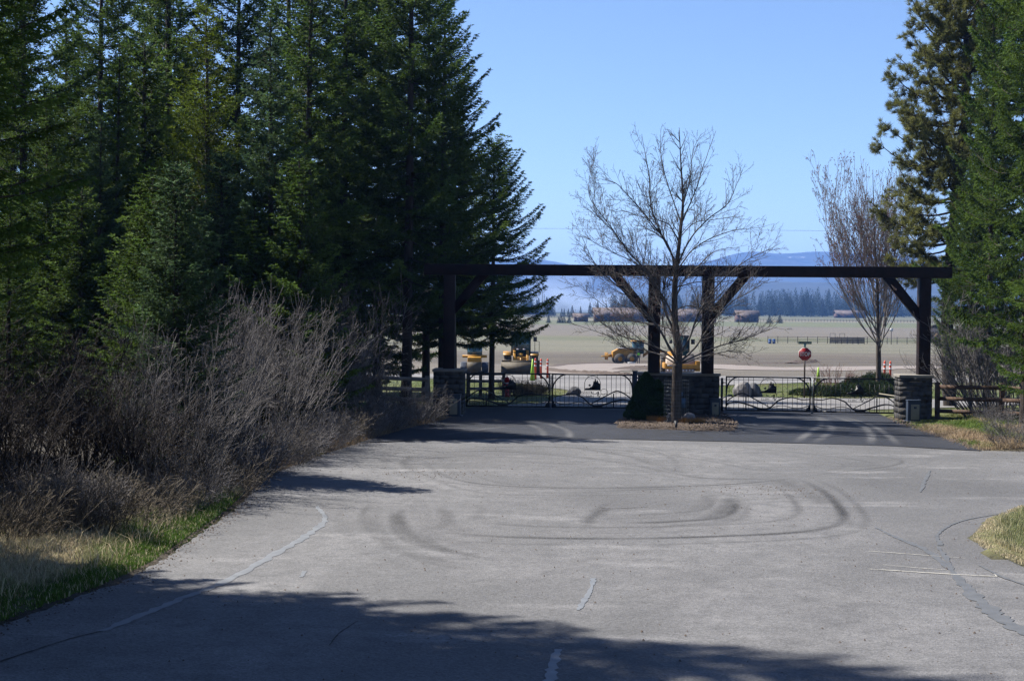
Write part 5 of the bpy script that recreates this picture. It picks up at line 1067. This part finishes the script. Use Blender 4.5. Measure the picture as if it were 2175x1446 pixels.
# the bucket stands nearly upright, its floor towards the camera
bk.prism([(-1.5, .03), (-1.38, .03), (-1.2, .95), (-1.32, .98)], -W_-.05, W_+.05, 'x'); bk.prism([(-.60, 0), (.60, 0), (.52, .12), (-.52, .12)], 0, .06, 'y') if 0 else None
bk.box((0, -1.22, 1.02), (1.5, .10, .16)); bk.build('bucket', M['bucket'], ld)
for s in (-1, 1): b = MB(); b.prism([(-1.1, .55), (-1.0, .85), (-.1, 1.75), (.5, 2.0), (.5, 1.65), (.1, 1.4), (-.8, .5)], s*.52-.10, s*.52+.10, 'x'); b.build('lift_arm', M['yellow'], ld, bevel=.02)
b = MB(); b.box((0, -.1, 1.35), (.35, .3, .55)); b.bar((0, -.9, .9), (0, .1, 1.55), .14); b.build('linkage', M['yellow'], ld)
for s in (-1, 1): b = MB(); b.prism([(-.95, 1.55), (.95, 1.75), (1.0, 1.68), (-.95, 1.46)], min(s*.75, s*1.4), max(s*.75, s*1.4), 'x'); b.build('fender', M['yellow'], ld)
b = MB(); b.box((1.12, .15, 2.75), (.28, .08, .36)); b.box((-1.1, .15, 2.6), (.2, .08, .3)); b.build('mirror', M['machblack'], ld)
b = MB(); b.tube([(1.1, .2, 1.7), (1.1, .2, 2.6)], .025, 6); b.tube([(1.45, .4, 1.7), (1.45, .4, 2.55), (1.15, .4, 2.58)], .022, 6); b.tube([(1.12, .2, 2.9), (.8, .4, 3.0)], .02, 6); b.build('handrail', M['machblack'], ld)
b = MB(); b.box((-.25, -.32, 1.95), (.18, .06, .1)); b.box((.25, -.32, 1.95), (.18, .06, .1)); b.build('headlight', M['refl'], ld)
# soil compactor
rl = thing('soil_compactor', 'yellow roller with dusty front drum seen between the middle posts', 'roller', at_gz(1444, 119))
b = MB(); b.tube([(-1.07, 0, .76), (1.07, 0, .76)], .76, 32); b.build('drum', M['drum'], rl, smooth=False)
fr = MB(); fr.box((0, -.95, .72), (2.5, .22, .34)); fr.box((-1.22, 0, .75), (.18, 1.9, .40)); fr.box((1.30, 0, .75), (.34, 1.9, .78)); fr.box((0, .95, .8), (2.5, .25, .4)); fr.build('front_frame', M['yellow'], rl, bevel=.02)
for i in range(9): b = MB(); b.box((-1.05+.24*i, -1.08, .42), (.12, .10, .12)); b.build('scraper_tooth', M['refl'], rl)
b = MB(); b.box((-.92, -1.07, .80), (.34, .02, .13)); pl_ = b.build('plate', M['label'], rl); text_mesh('lettering', 'CAT', .12, M['machblack'], pl_, (-.92, -1.085, .80), (math.pi/2, 0, 0), False, .002)
b = MB(); b.prism([(1.1, .7), (3.6, .7), (3.6, 1.55), (2.2, 1.8), (1.2, 1.45)], -.75, .75, 'x'); b.build('body', M['yellow'], rl, bevel=.03)
b = MB(); b.box((.25, 1.7, 2.25), (1.15, 1.1, 1.45)); b.build('cab', M['cabglass'], rl)
b = MB(); b.box((.25, 1.7, 3.03), (1.35, 1.35, .12))
for x in (-.34, .84): b.box((x, 1.12, 2.25), (.07, .07, 1.45))
b.box((1.15, 1.3, 2.6), (.3, .08, .4)); b.box((-.62, 1.2, 2.6), (.22, .08, .3)); b.build('cab_frame', M['machblack'], rl)
b = MB(); b.tube([(.1, 1.5, 3.09), (.1, 1.5, 3.22)], [.10, .06], 10); b.build('beacon', M['orange'], rl)
for x in (-1.0, 1.15): wheel(rl, x, 3.0, .78, .55)
# motor grader, seen from its left rear
g = thing('motor_grader', 'yellow motor grader with rear ripper parked across the field road', 'motor grader', at_gz(1345, 188), .12)
for x_ in (-1.9, -.4, 4.3):
    for s_ in (-.95, .95): b = MB(); b.tube([(x_, s_-.2, .65), (x_, s_+.2, .65)], .65, 18); o = b.build('wheel', M['tyre'], g); b = MB(); b.tube([(x_, s_-.22, .65), (x_, s_+.22, .65)], .3, 12); b.build('rim', M['yellow'], o)
b = MB(); b.prism([(-2.7, .8), (.2, .8), (.2, 1.9), (-2.0, 1.85), (-2.7, 1.5)], -.55, .55); b.build('engine_hood', M['yellow'], g, bevel=.03)
b = MB(); b.box((-1.1, 0, 1.93), (1.9, 1.15, .10)); b.build('hood_top', M['grey'], g)
b = MB(); b.box((.55, 0, 2.0), (1.3, 1.1, 1.5)); b.build('cab', M['cabglass'], g)
b = MB(); b.box((.55, 0, 2.82), (1.6, 1.3, .14)); b.build('cab_roof', M['yellow'], g)
b = MB(); b.prism([(1.2, 1.2), (2.4, 2.0), (4.6, 1.5), (4.6, 1.2), (2.4, 1.65), (1.2, .8)], -.14, .14); b.box((2.6, 0, .45), (.2, 3.2, .55)); b.build('front_frame', M['yellow'], g)
b = MB(); b.box((-3.0, 0, 1.0), (.5, .3, .35)); b.box((-3.35, 0, .95), (.18, 2.0, .2))
for y in (-.8, -.3, .3, .8): b.box((-3.4, y, .95), (.12, .12, .9)); 
b.box((-3.75, -.9, .95), (.9, .12, .16)); b.build('ripper', M['yellow'], g)
b = MB(); b.tube([(-2.6, -.3, .55), (-1.6, -.3, .35)], .45, 10); b.build('rear_tank', M['orange'], g) if 0 else None
# bulldozer half hidden by the firs
z = thing('bulldozer', 'yellow bulldozer half hidden behind fir branches left of the loader', 'bulldozer', at_gz(1008, 118))
for s in (-1, 1):
    b = MB(); b.prism([(-1.3, .25), (-1.0, 0), (1.2, 0), (1.6, .4), (1.4, .9), (-1.0, .95), (-1.4, .6)], s*.82-.25, s*.82+.25, 'x'); b.build('track', M['navy'], z, bevel=.03)
b = MB(); b.prism([(-1.5, .5), (1.3, .5), (1.3, 1.5), (-1.4, 1.35)], -.52, .52, 'x'); b.build('body', M['yellow'], z, bevel=.03)
b = MB(); b.box((0, .4, 1.75), (1.15, 1.2, .9)); b.build('cab', M['cabglass'], z); b = MB(); b.box((0, .4, 2.26), (1.4, 1.4, .12)); b.box((0, -.22, 1.4), (1.9, .1, .22)); b.build('cab_frame', M['yellow'], z)
b = MB(); b.box((0, -1.6, .6), (1.1, .12, .8)); b.build('grille', M['bucket'], z)
# barrier board and worker
bp_ = thing('barrier_board', 'low white barrier board on the ground in front of the motor grader', 'barrier', at_gz(1341, 184)); b = MB(); b.box((0, 0, .16), (.95, .08, .16)); b.build('board', M['signwhite'], bp_)
b = MB(); b.box((-.35, 0, .06), (.06, .4, .12)); b.box((.35, 0, .06), (.06, .4, .12)); b.build('foot', M['signwhite'], bp_)
def person(label, loc, rz):
    t = thing('person', label, 'person', loc, rz); bm_me = bpy.data.meshes.new('body')
    J = [(0, 0, .95), (0, 0, 1.15), (0, 0, 1.38), (0, -.01, 1.5), (0, -.02, 1.6), (0, -.02, 1.70),
         (.10, 0, .90), (.12, -.02, .50), (.12, 0, .10), (.13, -.13, .04), (-.10, 0, .90), (-.12, .02, .50), (-.12, 0, .10), (-.13, -.13, .04),
         (.19, 0, 1.38), (.24, .02, 1.12), (.22, -.10, .90), (.21, -.16, .82), (-.19, 0, 1.38), (-.24, .02, 1.12), (-.22, -.10, .90), (-.21, -.16, .82)]
    E = [(0, 1), (1, 2), (2, 3), (3, 4), (4, 5), (0, 6), (6, 7), (7, 8), (8, 9), (0, 10), (10, 11), (11, 12), (12, 13), (2, 14), (14, 15), (15, 16), (16, 17), (2, 18), (18, 19), (19, 20), (20, 21)]
    Rr = [.15, .15, .16, .06, .085, .085, .10, .07, .05, .045, .10, .07, .05, .045, .07, .048, .035, .03, .07, .048, .035, .03]
    bm_me.from_pydata(J, E, []); bm_me.materials.append(M['jeans']); o = link('body', bm_me, t); s = o.modifiers.new('s', 'SKIN')
    for v, q in zip(bm_me.skin_vertices[0].data if bm_me.skin_vertices else [], Rr): v.radius = (q, q)
    return t, o, J, E, Rr
def skin_obj(name, J, E, Rr, m, parent, root=0):
    me = bpy.data.meshes.new(name); me.from_pydata(J, E, []); me.materials.append(m); o = link(name, me, parent); o.modifiers.new('s', 'SKIN')
    if not me.skin_vertices: me.attributes.new('x', 'FLOAT', 'POINT')
    import bmesh
    bm = bmesh.new(); bm.from_mesh(me); ly = bm.verts.layers.skin.verify(); bm.verts.ensure_lookup_table()
    for i, v in enumerate(bm.verts): v[ly].radius = (Rr[i], Rr[i]); v[ly].use_root = (i == root)
    bm.to_mesh(me); bm.free(); sb = o.modifiers.new('u', 'SUBSURF'); sb.levels = 1; sb.render_levels = 1; return o
pt = thing('person', 'worker in lime vest and white helmet standing by the motor grader', 'person', at_gz(1355.5, 186), .3)
J = [(0, 0, .95), (0, 0, 1.15), (0, 0, 1.38), (0, -.01, 1.5), (0, -.02, 1.6), (0, -.02, 1.70), (.10, 0, .90), (.12, -.02, .50), (.12, 0, .10), (.13, -.13, .04), (-.10, 0, .90), (-.12, .02, .50), (-.12, 0, .10), (-.13, -.13, .04), (.19, 0, 1.38), (.24, .02, 1.12), (.22, -.10, .90), (.21, -.16, .82), (-.19, 0, 1.38), (-.24, .02, 1.12), (-.22, -.10, .90), (-.21, -.16, .82)]
E_ = [(0, 1), (1, 2), (2, 3), (3, 4), (4, 5), (0, 6), (6, 7), (7, 8), (8, 9), (0, 10), (10, 11), (11, 12), (12, 13), (2, 14), (14, 15), (15, 16), (16, 17), (2, 18), (18, 19), (19, 20), (20, 21)]
skin_obj('body', J, E_, [.14, .14, .15, .055, .085, .08, .10, .07, .05, .045, .10, .07, .05, .045, .07, .048, .035, .03, .07, .048, .035, .03], M['jeans'], pt)
skin_obj('vest', [(0, 0, .98), (0, 0, 1.16), (0, 0, 1.38), (.17, 0, 1.38), (-.17, 0, 1.38)], [(0, 1), (1, 2), (2, 3), (2, 4)], [.165, .165, .175, .09, .09], M['shirt'], pt)
skin_obj('face', [(0, -.03, 1.56), (0, -.03, 1.66)], [(0, 1)], [.085, .095], M['skin'], pt)
b = MB(); b.tube([(0, -.02, 1.67), (0, -.02, 1.68), (0, -.02, 1.74), (0, -.02, 1.80)], [.155, .13, .12, .04], 14); b.build('helmet', M['signwhite'], pt)
# ------------------------------------------------------------------ heaps of earth along the dirt road
def berm(label, pts, h, w, seed):
    P = smooth_pl(np.array([gv(*p) for p in pts], float), 22); T = nrm(np.gradient(P, axis=0)); Nn = np.stack([-T[:, 1], T[:, 0]], 1); K = 9; V = []; r = np.random.default_rng(seed)
    for k in range(K):
        o = k/(K-1)-.5; Q = P+Nn*(w*o); z = h*(1-(2*o)**2)*(.55+.6*r.uniform(0, 1, len(P)))*np.sin(np.linspace(.05, 3.09, len(P)))**.3; V.append(np.stack([Q[:, 0]+r.normal(size=len(P))*.06, Q[:, 1]+r.normal(size=len(P))*.06, terr(Q[:, 0], Q[:, 1])+z-.03], 1))
    V = np.stack(V, 1); idx = np.arange(len(P)*K).reshape(len(P), K); f = np.stack([idx[:-1, :-1], idx[:-1, 1:], idx[1:, 1:], idx[1:, :-1]], -1).reshape(-1, 4)
    return setp(link('dirt_heap', np_mesh('dirt_heap', V.reshape(-1, 3), [f], M['dirtchip'])), label, 'dirt heap')
berm('ridge of dark earth along the near edge of the dirt road', [(1168, 781), (1185, 788), (1240, 792), (1310, 795), (1350, 796)], .30, 1.6, 1)
berm('ridge of dark earth along the far edge of the dirt road', [(1165, 777), (1210, 772), (1290, 768), (1360, 767), (1400, 767)], .22, 2.2, 2)
berm('heap of dark clods in the field behind the stop sign', [(1680, 770), (1700, 769), (1720, 768), (1738, 768)], .45, 2.5, 3)
berm('thin ridge of earth across the field right of the middle wall', [(1500, 770), (1560, 770), (1640, 769), (1670, 770)], .12, 1.6, 4)
berm('low spoil heap inside the bend of the dirt road', [(1325, 783), (1350, 781), (1375, 781), (1395, 783)], .3, 4, 5)
# ------------------------------------------------------------------ corral, barn, blue barrels
Yc = 305.
cr = thing('corral_fence', 'long pipe corral fence across the field', 'corral fence', (gx(1630, Yc), Yc, -3.2)); ln = gx(2010, Yc)-gx(1630, Yc); 
for i in range(19): b = MB(); b.box((ln*i/18, 0, .7), (.10, .10, 1.4)); b.build('post', M['bark'], cr)
for z_ in (.35, .65, .95, 1.28): b = MB(); b.box((ln/2, -.08, z_), (ln, .05, .06)); b.build('rail', M['bark'], cr)
ck = thing('cattle_chute', 'dark slatted loading chute with two hoops in the corral', 'cattle chute', (gx(1762, 300), 300, -3.2)); b = MB()
for z_ in (.3, .6, .9, 1.2): b.box((3.4, 0, z_), (6.8, .1, .2))
for i in range(7): b.box((i*1.13, 0, .7), (.1, .12, 1.3))
b.build('panel', M['bark'], ck)
for x_ in (0, 1.9): b = MB(); b.bar((x_, 0, 1.2), (x_, 0, 2.1), .06); b.bar((x_+1, 0, 1.2), (x_+1, 0, 2.1), .06); b.bar((x_, 0, 2.1), (x_+1, 0, 2.1), .06); b.build('hoop', M['bark'], ck)
for i, px in enumerate((1634.5, 1643)):
    bb = thing('blue_barrel', ['blue barrel left of the pair at the end of the corral', 'blue barrel right of the pair at the end of the corral'][i], 'barrel', (gx(px, 300), 300, -3.2), 0, 'blue barrels')
    b = MB(); b.tube([(0, 0, 0), (0, 0, .05), (0, 0, .85), (0, 0, .9)], [.27, .3, .3, .27], 12); b.build('drum', M['blue'], bb); b = MB(); b.tube([(0, 0, .4), (0, 0, .5)], .305, 12); b.build('band', M['label'], bb)
bh = thing('hoop_stand', 'white backboard on a dark pole in the corral right of the maple', 'pole sign', (gx(1892, 300), 300, -3.2)); b = MB(); b.box((0, 0, 1.3), (.1, .1, 2.6)); b.build('pole', M['bark'], bh); b = MB(); b.box((0, -.08, 2.9), (.62, .06, .6)); b.build('board', M['signwhite'], bh)
bn = thing('barn', 'dark gable barn with tan crossed doors behind the right pillar post', 'barn', (gx(1988, 320), 320, -3.2), -.27); w = 3.6
b = MB(); b.prism([(-w, 0), (w, 0), (w, 2.2), (0, 3.7), (-w, 2.2)], 0, 9); b.build('wall', M['barnwall'], bn)
b = MB()
for s in (-1, 1): b.prism([(s*-.0, 3.78), (s*(w+.3), 2.12), (s*(w+.3), 2.26), (0, 3.92)][::s], -.3, 9.3)
b.build('roof', M['barnwall'], bn)
d_ = MB(); d_.box((0, -.03, 1.35), (2.0, .06, 1.9)); dr = d_.build('door', M['barndoor'], bn); b = MB(); b.box((0, -.075, 1.35), (.07, .02, 1.9)); b.box((0, -.078, 1.35), (2.0, .02, .07))
for cx in (-.5, .5):
    for cz in (.88, 1.82): b.bar((cx-.38, -.08, cz-.36), (cx+.38, -.08, cz+.36), .05, .02, (0, 1, 0)); b.bar((cx-.38, -.085, cz+.36), (cx+.38, -.085, cz-.36), .05, .02, (0, 1, 0))
b.build('cross_brace', M['machblack'], dr)
# ------------------------------------------------------------------ log lodges far across the field
def lodge(label, px0, px1, Y, hw, hr, seed, wings):
    x0, x1 = gx(px0, Y), gx(px1, Y); t = thing('log_lodge', label, 'log building', ((x0+x1)/2, Y, -3.2), 0, 'log buildings across the field'); w = x1-x0
    b = MB(); b.box((0, 5, hw/2), (w, 10, hw))
    for a, c, h in wings: b.box(((a+c)/2*w, -1.2, h/2), ((c-a)*w, 3.5, h))
    b.build('wall', M['logwall'], t); rf = MB()
    rf.prism([(-1.2, hw-.2), (5, hr), (11.2, hw-.2), (11.2, hw), (5, hr+.25), (-1.2, hw)], -w/2-.8, w/2+.8, 'x')
    for a, c, h in wings: rf.prism([(-3.8, h-.1), (2.0, h+1.9), (2.0, h+2.1), (-3.8, h+.1)], a*w-.5, c*w+.5, 'x')
    rf.build('roof', M['logroof'], t); r = random.Random(seed); 
    n = int(w/3.2)
    for i in range(n):
        x = -w/2+w*(i+.5)/n; a_ = [q for q in wings if q[0]*w-1 < x < q[1]*w+1]; yy_ = -3.02 if a_ else -.05
        if a_ and not (a_[0][0]*w+.8 < x < a_[0][1]*w-.8): continue
        b = MB(); b.box((x, yy_, 1.5), (1.3, .12, 1.4)); b.build('window', M['window'], t)
    for i in range(n//2):
        if hw > 4: b = MB(); x = -w/2+w*(i+.5)/(n//2); b.box((x, -.05, 4.1), (1.1, .1, 1.0)); b.build('window', M['window'], t)
    return t
lodge('long log lodge with stepped brown roofs left of the middle posts', 1262, 1398, 728, 3.8, 6.4, 1, [(-.5, -.28, 3.0), (-.1, .22, 3.2), (.3, .5, 3.0)])
lodge('log lodge between the middle posts and right of them', 1428, 1520, 735, 3.6, 6.0, 2, [(-.4, -.1, 3.0), (.15, .45, 3.1)])
lodge('small dark log lodge right of the middle posts', 1565, 1610, 740, 3.4, 5.6, 3, [(-.4, .1, 3.0)])
lodge('far dark log house behind the maple twigs', 1775, 1838, 1150, 3.2, 5.6, 4, [(-.3, .2, 3.0)])
lodge('low dark log shed left of the long lodge', 1219, 1248, 715, 2.2, 3.6, 5, [(-.3, .2, 1.8)])
ff = thing('field_fence', 'pale long ranch fence at the far edge of the field', 'fence', (gx(1600, 800), 800, -3.2)); ln = gx(2000, 800)-gx(1600, 800); 
for i in range(60): b = MB(); b.box((ln*i/59, 0, .7), (.14, .14, 1.4)); b.build('post', M['bark'], ff)
for z_ in (.6, 1.1): b = MB(); b.box((ln/2, -.2, z_), (ln, .1, .14)); b.build('rail', M['railwood'], ff)
ff = thing('field_fence', 'pale rail fence far left across the field before the lone trees', 'fence', (gx(1100, 960), 960, -3.2)); ln = gx(1260, 960)-gx(1100, 960); 
for i in range(24): b = MB(); b.box((ln*i/23, 0, .7), (.25, .25, 1.4)); b.build('post', M['railwood'], ff)
for z_ in (.6, 1.1, 1.5): b = MB(); b.box((ln/2, -.2, z_), (ln, .1, .16)); b.build('rail', M['label'], ff)
# ------------------------------------------------------------------ far trees
def far_conifer(seed, H, R, n=2600, z0f=.08):
    r = np.random.default_rng(seed); t = r.uniform(0, 1, n)**1.25; a = r.uniform(0, 6.283, n); k = 1+.28*np.sin(a*3+t*40)+.15*np.sin(a*5-t*23)
    Rr = R*(1-t)**.85*k*np.sqrt(r.uniform(.05, 1, n)); z = H*(z0f+(1-z0f)*t); P = np.stack([Rr*np.cos(a), Rr*np.sin(a), z-.12*Rr], 1)
    nd = np.stack([np.cos(a), np.sin(a), -.25+.3*r.normal(size=n)], 1); nd = nrm(nd+r.normal(size=(n, 3))*.35); ll = (.05*H)*r.uniform(.5, 1.2, n)*(1.15-.6*t); wv = nrm(np.cross(nd, r.normal(size=(n, 3))))*(ll*.45)[:, None]
    return np.stack([P-wv/2, P+wv/2, P+nd*ll[:, None]], 1).reshape(-1, 3), np.repeat(r.uniform(.6, 1.35, n), 3)
FP = []
for s in range(4):
    v, t_ = far_conifer(90+s, 20, 3.6+.5*s, 2400); sv, sf = seg_geo([(0, 0, 0)], [(0, 0, 19)], [.35], [.05], 6); sv2 = sv
    FP.append((np_mesh('crown', v, [np.arange(len(v)).reshape(-1, 3)], M['fir_far'], tone=t_), np_mesh('trunk', sv, [sf], M['bark']), 20))
FT = [(1127, 640, 1000), (1143, 632, 1010), (1139, 635, 1015), (1160, 630, 1000), (1170, 629, 1005), (1120, 645, 1000), (1192, 654, 1000), (1214, 648, 1000), (1232, 650, 1000), (1252, 642, 980), (1268, 640, 985), (1287, 646, 990), (1197, 656, 1020), (1206, 656, 1010), (1312, 640, 1000), (1326, 636, 1010), (1338, 632, 1020), (1350, 634, 1010), (1362, 630, 1015),
      (1678, 632, 1250), (1704, 628, 1260), (1745, 634, 1250), (1800, 632, 1260), (1720, 640, 1240), (1640, 632, 1250), (1612, 636, 1260), (1548, 628, 1200), (1580, 632, 1200), (1470, 624, 1150), (1500, 626, 1150), (1860, 630, 1260), (1905, 628, 1260), (1410, 628, 1100), (1440, 626, 1120)]
for i, (px, ty, Y) in enumerate(FT):
    x = gx(px, Y); g1 = px < 1300
    t = put_tree(FP[i % 4], 'single dark conifer standing beyond the lodges at the far left of the field' if g1 else 'dark conifer standing out before the distant forest edge', x, Y, max(6, ZT(px, ty, Y)+3.2), i*.7, .95 if g1 else 1.2, 'lone conifers far across the field' if g1 else 'conifers before the far forest', 'conifer_tree', 'conifer', z=-3.3)
for i, (px, ty, Y, lab) in enumerate([(1164, 668, 640, 'squat young conifer at the field edge, leftmost'), (1186, 671, 640, 'young conifer at the field edge left of the middle pair'), (1191, 669, 645, 'young conifer at the field edge in the middle pair'), (1197, 671, 640, 'young conifer at the field edge right of the middle pair'), (1208, 668, 640, 'young conifer at the field edge next to the log shed'), (1655, 666, 700, 'young pine at the field edge right of the lodges'), (1633, 668, 700, 'scrubby young pine just right of the small lodge')]):
    x = gx(px, Y); put_tree(FP[i % 4], lab, x, Y, max(2.5, ZT(px, ty, Y)+3.2), i, 1.5, 'young conifers at the field edge', 'conifer_tree', 'conifer', z=-3.3)
for i, (px, ty) in enumerate([(1152, 617), (1156, 624)]):
    p = at(px, ty, 1005); b = MB(); b.tube([(0, 0, 0), (0, 0, p.z+3.2)], [.4, .12], 6)
    for k in range(10): z_ = 6+k*1.2; a = k*2.1; b.bar((0, 0, z_), (math.cos(a)*.9, math.sin(a)*.9, z_+.1), .12)
    setp(b.build('dead_tree', M['bark'], None, (p.x, 1005, -3.2)), ['taller bare dead snag among the far left conifers', 'shorter bare dead snag among the far left conifers'][i], 'dead tree')
r = np.random.default_rng(77); Vs = []; Ts = []; base = [far_conifer(100+s, 1.0, .19, 420) for s in range(5)]
def wood(n, fx, fy, fh):
    for i in range(n):
        v, t_ = base[r.integers(5)]; Y = fy(); x = fx(Y); h = fh(x, Y); a = r.uniform(0, 6.28); c_, s_ = math.cos(a), math.sin(a); q = v*h; ww = r.uniform(.9, 1.3)
        Vs.append(np.stack([(q[:, 0]*c_-q[:, 1]*s_)*ww+x, (q[:, 0]*s_+q[:, 1]*c_)*ww+Y, q[:, 2]-3.2], 1)); Ts.append(t_*r.uniform(.7, 1.2))
wood(560, lambda Y: gx(r.uniform(1380, 2200), Y), lambda: r.uniform(1270, 1480), lambda x, Y: r.uniform(.75, 1.12)*(20 + 3*math.sin(x*.03)))
wood(90, lambda Y: gx(r.uniform(1295, 1400), Y), lambda: r.uniform(1100, 1250), lambda x, Y: r.uniform(12, 18))
wood(60, lambda Y: gx(r.uniform(1105, 1130), Y), lambda: r.uniform(1000, 1100), lambda x, Y: r.uniform(9, 14))
wood(420, lambda Y: gx(r.uniform(-100, 1180), Y), lambda: r.uniform(1000, 1150), lambda x, Y: r.uniform(10, 17)*(.6 if x > 5 else 1))
v = np.concatenate(Vs); setp(link('forest', np_mesh('forest', v, [np.arange(len(v)).reshape(-1, 3)], M['fir_far'], tone=np.concatenate(Ts))), 'dark band of conifer forest behind the field', 'forest', kind='stuff')
# ------------------------------------------------------------------ mountains
M['hill'] = mat('mountain_forest', (.008, .018, .014), .95, scale=.02, col2=(.05, .06, .045), bump=0)
def add_snow():
    nt = M['hill'].node_tree; N = nt.nodes; L = nt.links; g = N.new('ShaderNodeNewGeometry'); sp = N.new('ShaderNodeSeparateXYZ'); L.new(g.outputs['Position'], sp.inputs[0])
    mr = N.new('ShaderNodeMapRange'); mr.inputs[1].default_value = 185; mr.inputs[2].default_value = 205; L.new(sp.outputs[2], mr.inputs[0])
    mp = N.new('ShaderNodeMapping'); mp.inputs['Scale'].default_value = (.004, .004, .05); L.new(g.outputs['Position'], mp.inputs[0])
    n = N.new('ShaderNodeTexNoise'); n.inputs['Scale'].default_value = 1; n.inputs['Detail'].default_value = 5; L.new(mp.outputs[0], n.inputs[0])
    m2 = N.new('ShaderNodeMapRange'); m2.inputs[1].default_value = .66; m2.inputs[2].default_value = .70; L.new(n.outputs[0], m2.inputs[0])
    mu = N.new('ShaderNodeMath'); mu.operation = 'MULTIPLY'; L.new(mr.outputs[0], mu.inputs[0]); L.new(m2.outputs[0], mu.inputs[1])
    b = N['Principled BSDF']; o = b.inputs['Base Color'].links[0].from_socket; x = N.new('ShaderNodeMix'); x.data_type = 'RGBA'; L.new(mu.outputs[0], x.inputs[0]); L.new(o, x.inputs[6]); x.inputs[7].default_value = (.6, .65, .7, 1); L.new(x.outputs[2], b.inputs['Base Color'])
add_snow()
def hills(name, Y, crest, depth, seed, zb=-3.2, rough=1.0):
    px = np.array([c[0] for c in crest], float); H = np.array([at(c[0], c[1], Y).z-zb for c in crest]); X = np.array([at(c[0], c[1], Y).x for c in crest])
    xs_ = np.linspace(X[0], X[-1], 420); n = 70; V = []; h = np.interp(xs_, X, H)
    kk = np.ones(9)/9; h = np.convolve(np.pad(h, 4, 'edge'), kk, 'valid')
    for j in range(n):
        t = j/(n-1); y = Y-depth+depth*1.35*t; s = np.clip(t/.74, 0, 1)**1.15 if t < .74 else 1-(t-.74)*1.2
        z = h*s*(1+.0*t) + (wob(xs_, y+0*xs_, 330, seed)*.10+wob(xs_, y+0*xs_, 110, seed+2)*.05)*h*s*(1-.75*(abs(t-.74) < .06)) + rough*wob(xs_, y+0*xs_, 14, seed+1)*1.2*s
        V.append(np.stack([xs_, 0*xs_+y, z+zb-(3 if j == 0 else 0)], 1))
    V = np.stack(V, 0); idx = np.arange(n*420).reshape(n, 420); f = np.stack([idx[:-1, :-1], idx[:-1, 1:], idx[1:, 1:], idx[1:, :-1]], -1).reshape(-1, 4)
    t_ = np.ones(V.shape[:2]); return setp(link(name, np_mesh(name, V.reshape(-1, 3), [f], M['hill'], smooth=True)), kind='structure')
hills('mountains', 6200, [(-700, 560), (0, 545), (500, 552), (900, 558), (1050, 552), (1130, 546), (1160, 549), (1200, 559), (1250, 572), (1300, 568), (1350, 563), (1420, 566), (1480, 560), (1530, 546), (1580, 531), (1630, 534), (1670, 540), (1700, 535), (1740, 534), (1800, 539), (1900, 542), (2050, 548), (2300, 540), (2900, 560)], 2300, 1)
hills('hills', 3600, [(-700, 610), (300, 606), (900, 612), (1100, 622), (1250, 634), (1400, 622), (1500, 608), (1650, 598), (1800, 602), (1950, 592), (2300, 600), (2900, 610)], 1300, 3)
# ------------------------------------------------------------------ power line
pw = thing('power_line', 'thin overhead cable crossing the sky with wooden poles hidden in the trees', 'power line', (0, 200, -3.2)); zc = at(1250, 489, 200).z+3.2
b = MB(); X = np.linspace(gx(700, 200), gx(2150, 200), 40); b.tube([(x, 0, zc-.4*(1-((x-X.mean())/(X[-1]-X.mean()))**2)*-.5) for x in X], .014, 5); b.build('cable', M['machblack'], pw)
for x in (X[0], X[-1]): b = MB(); b.tube([(x, .12, 0), (x, .12, zc+.6)], [.16, .11], 8); b.build('pole', M['bark'], pw)
# ------------------------------------------------------------------ smoke and haze
def vol(name, dens, col, aniso=0.0):
    m = bpy.data.materials.new(name); m.use_nodes = True; nt = m.node_tree; nt.nodes.remove(nt.nodes['Principled BSDF']); p = nt.nodes.new('ShaderNodeVolumePrincipled')
    p.inputs['Color'].default_value = (*col, 1); p.inputs['Density'].default_value = dens; p.inputs['Anisotropy'].default_value = aniso
    nt.links.new(p.outputs[0], nt.nodes['Material Output'].inputs['Volume']); m.cycles.homogeneous_volume = True; return m
import bmesh
def puff(px, py, Y, w, d, h, m, seed, name='smoke'):
    bm = bmesh.new(); bmesh.ops.create_icosphere(bm, subdivisions=4, radius=1)
    for v in bm.verts:
        p = np.array(v.co); k = 1+.16*math.sin(3*p[0]+seed)*math.sin(3*p[2]+1)+.12*math.sin(6*p[2]+4*p[0]+seed)+.05*math.sin(12*p[0]+9*p[2]); v.co = (p[0]*w/2*k+.35*w*p[2]*.3, p[1]*d/2*k, p[2]*h/2*k)
    me = bpy.data.meshes.new(name); bm.to_mesh(me); bm.free(); me.materials.append(m); P_ = at(px, py, Y); return link(name, me, None, (P_.x, Y, P_.z))
MS = vol('smoke_volume', .0030, (.62, .76, 1.0))
for i, (px, py, w, h, lab) in enumerate([(1215, 652, 150, 50, 'white smoke low over the far field by the lone conifers'), (1175, 620, 110, 60, 'pale smoke drifting up left of the beam shadow'), (1290, 645, 120, 26, 'thin smoke streak above the long log lodge')]):
    setp(puff(px, py, 1900+i*260, w, 160, h, MS, i), lab, 'smoke', kind='stuff')
hz = MB(); hz.box((0, 4000, 120), (9000*2, 8400, 2*130+40)); o = hz.build('haze', vol('haze_volume', .00013, (.20, .42, 1.0)), None); setp(o, kind='stuff')
